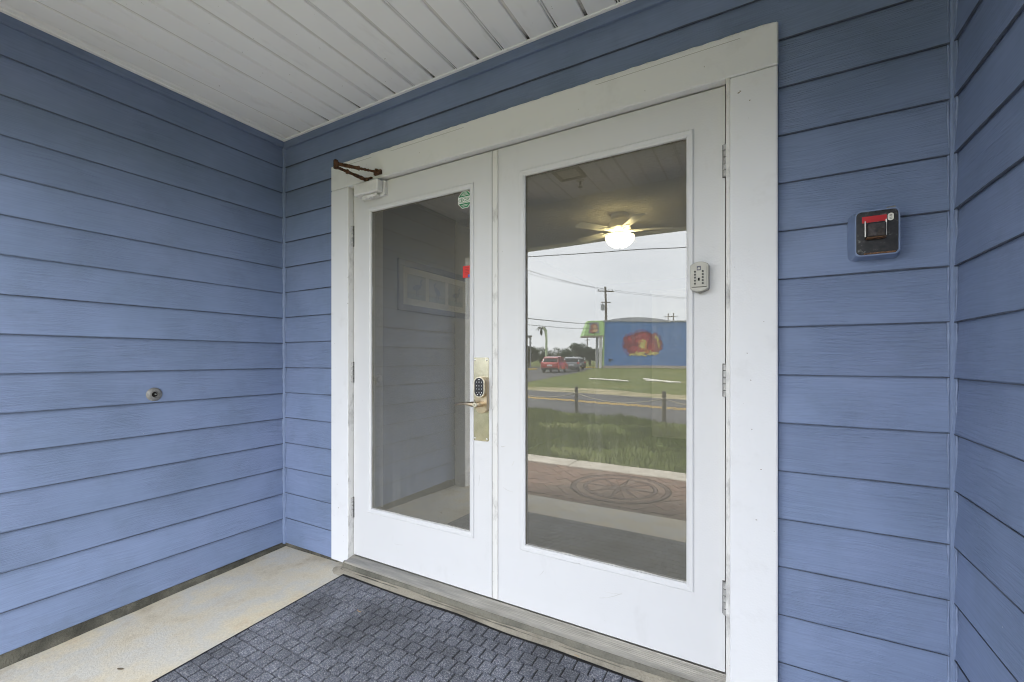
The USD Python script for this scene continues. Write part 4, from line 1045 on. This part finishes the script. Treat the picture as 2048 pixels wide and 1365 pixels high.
for a, b, lab in ((0, 1, 'sagging rope between the two posts in the right pane'), (1, 2, 'sagging rope running right from the second post'), (3, 0, 'sagging rope running left from the first post')):
    A, B = np.array((*posts[a], GZ + .47)), np.array((*posts[b], GZ + .47))
    pts = [A + (B - A) * t - np.array((0, 0, .15 * 4 * t * (1 - t))) for t in np.linspace(.02, .98, 24)]
    obj('rope', tube(pts, .011, 6), 'rope', smooth=True, label=lab, cat='rope')

# white pipes lying on the far grass
for (a, b, lab) in (((-9.2, -24.6), (-7.1, -23.4), 'white pipe lying on the far grass, left of its pair'), ((-8.3, -24.2), (-6.3, -22.6), 'short thin white pipe crossing the left one on the far grass'), ((-6.2, -26.0), (-4.0, -22.6), 'long white pipe lying on the grass before the blue shop'), ((-5.6, -24.0), (-3.6, -23.0), 'thin white pipe touching the long one on the grass')):
    a3, b3 = np.array((*a, GZ + .06)), np.array((*b, GZ + .06))
    obj('white_pipe', cyl(a3, b3, .045, 10), 'pvc_white', smooth=40, label=lab, cat='pipe')

# ---- blue shop across the road
ub = np.array([.8704, -.4924]); nb = np.array([.4924, .8704])     # along its front, and out of its front (towards the porch)
sc_ = np.array((-19.15, -58.7))
ang = math.degrees(math.atan2(ub[1], ub[0]))
sp = thing('blue_shop', 'long low blue shop building with a fiery mural, across the road in the glass', 'building', loc=(sc_[0], sc_[1], GZ), rz=ang)
# local: x along the front, -y into the building? front faces +y
WL, WH = 22.0, 6.6
def plan(z0, z1, o=0): return mv(ext(Polygon([(-o, o), (WL + o, o), (WL + o, -14 - o), (7 - o, -14 - o)]), z1 - z0), (0, 0, z0))
obj('wall', plan(.35, WH), 'shop_blue', sp)
obj('base_course', plan(0, .349, .05), 'shop_base', sp)
rf = obj('roof', plan(WH + .001, WH + .16, .17), 'shop_roof', sp)
obj('roof_hump', ext(Polygon([(0.2, 0)] + [(x, .55 * math.sin((x - .2) / 9.8 * math.pi)) for x in np.linspace(.2, 10, 14)]), 5).apply_transform(trimesh.transformations.rotation_matrix(math.pi / 2, [1, 0, 0])).apply_translation((0, -.3, WH + .161)), 'shop_roof', rf)
obj('corner_trim', bx(-.12, .10, -.06, .06, .35, WH - .01), 'sign_lime', sp)
def blob(seed, cx, cz, rx, rz, n=40, jag=.12):
    r = np.random.default_rng(seed); a = np.linspace(0, 2 * math.pi, n, endpoint=False)
    k = 1 + jag * np.convolve(np.r_[r.normal(size=n), 0, 0][:n + 2], np.ones(3) / 3, 'valid')[:n]
    return Polygon(list(zip(cx + rx * k * np.cos(a), cz + rz * k * np.sin(a)))).buffer(0)
def wallart(poly, y, depth=.02):
    m = ext(poly, depth); v = m.vertices
    m = trimesh.Trimesh(np.column_stack([v[:, 0], y + v[:, 2], v[:, 1]]), m.faces[:, ::-1], process=False); return m
mc, mz = 5.55, 3.35
lay = [('mural_purple', [(41, -1.5, .0, 1.45, 1.65, .14), (42, 0, .6, 2.0, 1.5, .12), (43, 1.7, .0, 1.35, 1.65, .16), (44, 0, -.7, 2.4, .95, .16)]),
       ('mural_maroon', [(1, -1.45, .0, 1.15, 1.40, .1), (2, 0, .55, 1.75, 1.30, .1), (3, 1.55, .05, 1.05, 1.45, .12), (4, 0, -.6, 2.1, .8, .12), (15, -2.2, .1, .55, 1.0, .3), (16, 2.3, -.1, .45, 1.0, .3)]),
       ('mural_red', [(5, -.1, .75, 1.15, .8, .2), (6, -.3, -.9, .9, .45, .25), (17, -1.1, -.7, .7, .5, .3), (18, 1.3, -.6, .5, .6, .3), (19, -1.9, .6, .3, .5, .3)]),
       ('mural_yellow', [(7, .0, -.05, .66, .78, .35), (11, 2.2, .55, .14, .55, .6), (20, 2.4, -.2, .13, .45, .6), (22, 1.95, 1.0, .2, .16, .5)]),
       ('mural_yellow', [(8, -.1, -1.45, .85, .26, .5), (9, 1.35, -1.35, .60, .30, .6), (10, -1.6, -1.45, .45, .16, .6), (23, -.9, -1.3, .2, .3, .6), (24, 2.1, -1.3, .25, .14, .6)]),
       ('mural_orange', [(12, .65, -1.1, .34, .35, .5), (13, .55, -.15, .12, .6, .5), (21, -.2, .45, .35, .12, .5), (25, -.55, -.1, .1, .5, .5), (26, .0, -.7, .5, .1, .5)])]
for li, (mm_, bl_s) in enumerate(lay):
    for (sd, dx, dz, rx_, rz_, jg) in bl_s:
        obj('mural', wallart(blob(sd, mc + dx, mz + dz, rx_, rz_, jag=jg), .001 + .012 * li + .0006 * (sd % 9), .011), mm_, sp)
obj('wall_vent', bx(9.6, 10.8, .001, .05, 2.1, 3.2), 'shop_blue', sp, label='faint square panel in the shop wall')
obj('tap_pipe', cat(bx(.7, 1.3, .001, .12, 1.15, 1.25), bx(.9, 1.0, .001, .1, .9, 1.3)), 'car_trim', sp)
# lime mansard sign beside it
sg = thing('shop_sign', 'lime-green slanted sign panel with a reddish picture beside the blue shop', 'sign', loc=(sc_[0], sc_[1], GZ), rz=ang)
def quadprism(bot, top_, y0b, y1b, y0t, y1t):
    (a0, a1, az_), (b0, b1, bz_) = bot, top_
    v = [[a0, y0b, az_], [a1, y0b, az_], [a1, y1b, az_], [a0, y1b, az_], [b0, y0t, bz_], [b1, y0t, bz_], [b1, y1t, bz_], [b0, y1t, bz_]]
    return trimesh.convex.convex_hull(np.array(v))
obj('sign_box', quadprism((-2.95, -.13, 4.60), (-2.25, -.13, 6.75), -2.6, .9, -1.8, .1), 'sign_lime', sg)
def on_slope(poly, lift, mat_, nm, par):
    m = ext(poly, .03); v = m.vertices
    yb = .9 - (v[:, 1] - 4.60) / 2.15 * .8 + lift + v[:, 2]
    return obj(nm, trimesh.Trimesh(np.column_stack([v[:, 0], yb, v[:, 1]]), m.faces[:, ::-1], process=False), mat_, par)
pn = on_slope(Polygon([(-2.25, 4.95), (-.75, 4.95), (-.75, 6.5), (-1.95, 6.5)]), .01, 'sign_panel', 'picture_panel', sg)
on_slope(unary_union([blob(31, -1.4, 5.8, .5, .55), blob(32, -1.65, 5.25, .45, .3)]), .045, 'sign_brown', 'picture_patch', pn)
on_slope(unary_union([blob(33, -1.35, 5.8, .26, .32, jag=.3), blob(34, -1.3, 5.3, .35, .22, jag=.3)]), .08, 'sign_tan', 'picture_patch', pn)
on_slope(blob(35, -1.95, 6.35, .1, .1), .045, 'sticker_blue', 'picture_patch', pn)
obj('soffit', bx(-2.9, -.14, -2.5, .85, 4.45, 4.598), 'shop_base', sg)
obj('support', bx(-.62, -.30, .2, .5, 0, 4.449), 'shop_post', sg)
obj('support', bx(-.62, -.30, -2.2, -1.9, 0, 4.449), 'shop_post', sg)

# ---- poles, wires
up = thing('utility_pole', 'tall wooden utility pole rising behind the shop sign, with cross-arms', 'utility pole', loc=(-19.59, -59.63 - 1.4, GZ))
obj('shaft', cyl((0, 0, -.5), (0, 0, 12.0), .22, 14, .15), 'pole_wood', up, smooth=35)
obj('cross_arm', mv(bx(-1.2, 1.2, -.07, .07, 11.25, 11.4), rz=ang), 'pole_wood', up)
obj('cross_arm', mv(bx(-.7, .7, -.07, .07, 9.6, 9.72), rz=ang), 'pole_wood', up)
obj('transformer', cat(cyl((-.48, 0.1, 8.5), (-.48, 0.1, 9.35), .28, 14), cyl((-.48, .1, 9.351), (-.48, .1, 9.5), .08, 8)), 'pole_metal', up, smooth=35)
for s in (-1.1, 0, 1.1):
    obj('insulator', mv(cyl((s, 0, 11.401), (s, 0, 11.6), .06, 8), rz=ang), 'pole_metal', up)
far = thing('utility_pole', 'distant utility pole above the shop roof, left of two', 'utility pole', 'distant poles over the shop roof', loc=(-26.79, -155.5, GZ))
obj('shaft', cyl((0, 0, -.5), (0, 0, 17.2), .24, 10, .16), 'pole_wood', far, smooth=35)
obj('cross_arm', bx(-1.5, 1.5, -.08, .08, 15.9, 16.1), 'pole_wood', far)
obj('cross_arm', bx(-1.1, 1.1, -.08, .08, 14.2, 14.4), 'pole_wood', far)
copy_of(far, (-25.2, -156.2, GZ), 12, 'distant utility pole above the shop roof, right of two')
copy_of(far, (-50.5, -140, GZ - 6.5), 25, 'distant utility pole rising over the trees left of the shop')
def wire(name, a, b, sag, rad, lab):
    a, b = np.array(a, float), np.array(b, float)
    obj(name, tube([a + (b - a) * t - np.array((0, 0, sag * 4 * t * (1 - t))) for t in np.linspace(0, 1, 30)], rad, 6), 'wire', smooth=True, label=lab, cat='wire')
wire('overhead_wire', (-22.3, -6.4, 4.75), (9.3, -16.9, 5.15), .25, .013, 'thick dark overhead wire crossing the sky just below the porch header in the glass')
wire('overhead_wire', (-17.8, -30.0, 4.75), (-20.1, -61, 6.45), .15, .036, 'upper of two dark wires running into the lime sign')
wire('overhead_wire', (-17.8, -30.0, 4.20), (-20.1, -61, 5.75), .15, .026, 'lower of two dark wires running into the lime sign')
T = np.array((-19.59, -61.0))
for k, (dx, zt, a, lab) in enumerate(((-1.0, 11.5, (-30, -25, 14.5), 'thin wire fanning up left from the pole top, highest'), (0, 11.5, (-27, -27, 13.0), 'thin wire fanning up left from the pole top, middle'), (1.0, 11.5, (-24, -29, 11.2), 'thin wire fanning up left from the pole top, lowest'))):
    wire('overhead_wire', a, (T[0] + dx * ub[0], T[1] + dx * ub[1], zt), .7, .014, lab)
for k, (dx, zt, lab) in enumerate(((-1.0, 11.5, 'thin wire descending right from the pole top, upper'), (1.0, 11.5, 'thin wire descending right from the pole top, lower'))):
    wire('overhead_wire', (T[0] + dx * ub[0], T[1] + dx * ub[1], zt), (30 + k * 6, -120, 12.5 - k), 1.2, .016, lab)

# ---- yellow kerbs beside the driveway
for a, b, lab in (((-26.2, -38.5), (-24.0, -47.0), 'yellow painted kerb left of the red car'), ((-24.8, -58.0), (-20.4, -61.0), 'yellow painted kerb under the shop sign'), ((-33, -70), (-24.0, -62.0), 'yellow painted kerb far along the driveway')):
    a, b = np.array(a), np.array(b); L = np.linalg.norm(b - a)
    obj('yellow_kerb', mv(cb(0, L, -.12, .12, 0, .16, .02), (a[0], a[1], GZ), rz=math.degrees(math.atan2(*(b - a)[::-1]))), 'curb_yellow', label=lab, cat='kerb')

# ---- cars
def make_car(label, paint, loc, rz):
    """hatchback: x forward"""
    t = thing('parked_car', label, 'car', loc=loc, rz=rz)
    W = .88
    lower = [(-2.05, .32), (-2.12, .55), (-2.10, .85), (-1.98, 1.00), (.95, 1.02), (1.75, .90), (2.1, .72), (2.14, .45), (2.05, .30)]
    upper = [(-1.98, .99), (-1.72, 1.36), (-1.35, 1.50), (.0, 1.53), (.35, 1.46), (1.05, 1.01)]
    def prof(pr, ws):
        """hull of side profile at several half widths"""
        v = []
        for w, ins in ws:
            c = np.mean(pr, axis=0)
            for x, z in pr:
                v.append([x + (c[0] - x) * ins, w, z + (c[1] - z) * ins]); v.append([x + (c[0] - x) * ins, -w, z + (c[1] - z) * ins])
        return trimesh.convex.convex_hull(np.array(v))
    body = m3.Manifold(m3.Mesh(np.array(prof(lower, ((W, .05), (W - .06, 0))).vertices, np.float32), np.array(prof(lower, ((W, .05), (W - .06, 0))).faces, np.uint32)))
    for wx in (-1.30, 1.30):
        body = body - m3.Manifold.cylinder(3, .37, .37, 24, True).rotate([90, 0, 0]).translate([wx, 0, .33])
    mm = body.to_mesh()
    obj('body', trimesh.Trimesh(mm.vert_properties[:, :3], mm.tri_verts, process=False), paint, t, smooth=30)
    gw = prof(upper, ((.80, .06), (.62, 0)))
    v = gw.vertices.copy(); k = np.clip((v[:, 2] - 1.0) / .53, 0, 1); v[:, 1] *= 1 - .18 * k
    obj('window_band', trimesh.Trimesh(v, gw.faces, process=False), 'car_glass', t, smooth=25)
    rp_ = [(-1.74, 1.37), (-1.37, 1.515), (.0, 1.545), (.36, 1.475)]
    ro = trimesh.convex.convex_hull(np.array([[x, s * w, z + dz] for x, z in rp_ for s in (-1, 1) for w, dz in ((.66, -.03), (.60, 0))]))
    obj('roof', ro, paint, t, smooth=30)
    for s in (-1, 1):
        for (xa, za), (xb, zb) in (((-1.95, 1.0), (-1.45, 1.44)), ((-.55, 1.01), (-.45, 1.50)), ((1.02, 1.02), (.25, 1.48))):
            obj('pillar', cyl((xa, s * .80, za), (xb, s * .665, zb), .045, 8), paint, t)
        obj('tail_light', cb(-2.13, -1.93, s * .60, s * .84, .80, .98, .02), 'car_light', t)
        obj('headlight', cb(1.85, 2.10, s * .55, s * .82, .66, .80, .02), 'plate_white', t)
        obj('mirror', cb(.62, .78, s * .86, s * 1.02, 1.0, 1.12, .02), paint, t)
        for wx in (-1.30, 1.30):
            w = obj('wheel', mv(lathe([(0, -.09), (.31, -.09), (.33, -.07), (.33, .07), (.31, .09), (0, .09)], 24), (wx, s * .76, .33), rx=90), 'car_trim', t, smooth=35)
            obj('rim', mv(lathe([(0, -.012), (.20, -.006), (.215, 0), (.20, .012), (0, .012)], 20), (wx, s * .853, .33), rx=90), 'wheel_rim', w, smooth=35)
    obj('bumper', cb(-2.16, -1.98, -.80, .80, .30, .50, .04), 'car_trim', t)
    obj('number_plate', cb(-2.155, -2.10, -.25, .25, .62, .76, .005), 'plate_white', t)
    return t
make_car('red hatchback seen from behind on the driveway left of the blue shop', 'car_red', (-17.3, -37.4, GZ + .006), -70 - 30)
make_car('grey car parked just beyond the red hatchback', 'car_silver', (-17.7, -43.0, GZ + .006), -70 - 40)
make_car('dark car parked farthest along the driveway beyond the grey one', 'car_dark', (-20.3, -50.3, GZ + .006), -70 - 60)

# ---- lime palm ornament
pl = thing('lime_column', 'tall pale lime ornamental palm column with a dark frond top, behind the red car', 'column', loc=(-21.25, -43.75, GZ))
obj('column', tube([(0, 0, 0), (.02, 0, 2.0), (.05, 0, 3.6), (-.05, 0, 4.6), (-.35, 0, 4.95)], [.15, .14, .13, .17, .11], 12), 'palm_lime', pl, smooth=True)
fr_ = []
for k in range(7):
    a = k * .9; d = np.array((math.cos(a), math.sin(a), 0)) * .7
    fr_.append(tube([np.array((-.55, 0, 4.85)), np.array((-.55, 0, 5.0)) + d * .5, np.array((-.55, 0, 4.6)) + d], [.06, .07, .01], 6))
obj('fronds', cat(fr_, ball((-.62, 0, 4.45), .25, 2, (.6, .6, 1.6))), 'palm_frond', pl)
# ---- far pavilion
pv = thing('pavilion', 'grey raised frame structure at the left edge of the right pane', 'pavilion', loc=(-33.0, -58.5, GZ), rz=ang)
obj('deck', bx(-2, 2, -2, 2, 3.2, 3.35), 'pavilion_grey', pv)
obj('roof', bx(-2.1, 2.1, -2.1, 2.1, 4.8, 4.95), 'pavilion_grey', pv)
for x in (-1.9, -.95, 0, .95, 1.9):
    for y in (-1.9, 1.9):
        obj('leg', bx(x - .07, x + .07, y - .07, y + .07, 0, 4.799), 'pavilion_grey', pv)

# ---- trees
def tree(loc, h, w, seed, label, nleaf=2600, leaf=.16):
    r = np.random.default_rng(seed)
    t = thing('bushy_tree', label, 'tree', loc=loc)
    limbs = [cyl((0, 0, -.2), (r.normal(0, .1), r.normal(0, .1), h * .55), .16 * h / 4, 8, .07 * h / 4)]
    cl_ = []
    for k in range(9):
        a = r.uniform(0, 6.28); rad = r.uniform(.15, .8) * w / 2; z = h * r.uniform(.35, .82)
        c = np.array((rad * math.cos(a), rad * math.sin(a), z)); cl_.append((c, r.uniform(.28, .46) * w / 2 + .25))
        limbs.append(cyl((0, 0, h * .25), c, .06 * h / 4, 6, .02))
    obj('trunk', cat(limbs), 'trunk', t)
    k = r.integers(0, len(cl_), nleaf)
    d = r.normal(size=(nleaf, 3)); d /= np.linalg.norm(d, axis=1, keepdims=True)
    cc = np.array([c for c, _ in cl_])[k]; rr = np.array([q for _, q in cl_])[k]
    p = cc + d * (rr * r.uniform(.45, 1.1, nleaf) ** .6)[:, None] * [1, 1, .75]
    a1 = r.normal(size=(nleaf, 3)); a1 /= np.linalg.norm(a1, axis=1, keepdims=True)
    a2 = np.cross(a1, r.normal(size=(nleaf, 3))); a2 /= np.linalg.norm(a2, axis=1, keepdims=True)
    s = (leaf * r.uniform(.6, 1.3, nleaf))[:, None]
    v = np.stack([p - a1 * s, p + a2 * s * .5, p + a1 * s, p - a2 * s * .5], 1).reshape(-1, 3)
    i = np.arange(nleaf)[:, None] * 4
    obj('crown', trimesh.Trimesh(v, np.vstack([i + [0, 1, 2], i + [0, 2, 3]]), process=False), 'tree_leaf', t)
specs = [((-37.2, -86.0, GZ), 3.9, 6.5), ((-34.6, -88.0, GZ), 5.6, 5.0), ((-31.8, -89.8, GZ), 4.2, 5.5), ((-29.2, -91.0, GZ), 3.6, 4.5), ((-41.5, -84.5, GZ), 3.6, 6.0), ((-44.5, -82.5, GZ), 4.2, 6.0),
         ((-35.2, -66.0, GZ), 3.9, 3.6), ((-31.8, -60.0, GZ), 2.8, 3.2), ((-28.6, -80, GZ), 3.9, 2.6), ((-47.5, -72, GZ), 4.6, 6.0), ((-24.8, -24.5, GZ), 3.4, 3.0), ((-26.5, -21.5, GZ), 4.3, 3.6)]
tl = ['low wide dark tree directly above the parked cars', 'tallest bushy tree in the row behind the cars', 'rounded bushy tree right of the tallest one behind the cars', 'small bushy tree at the right end of the row behind the cars', 'low bushy tree left of the parked cars in the row', 'wide bushy tree at the left end of the row',
      'dense shrubby tree beside the lime column', 'low tree under the grey pavilion', 'narrow tree seen below the lime sign beside its post', 'far bushy tree left of the pavilion', 'low roadside tree seen past the porch corner post', 'taller roadside tree seen past the porch corner post']
for i, ((loc, h, w), lab) in enumerate(zip(specs, tl)):
    tree(loc, h, w, 50 + i, lab)
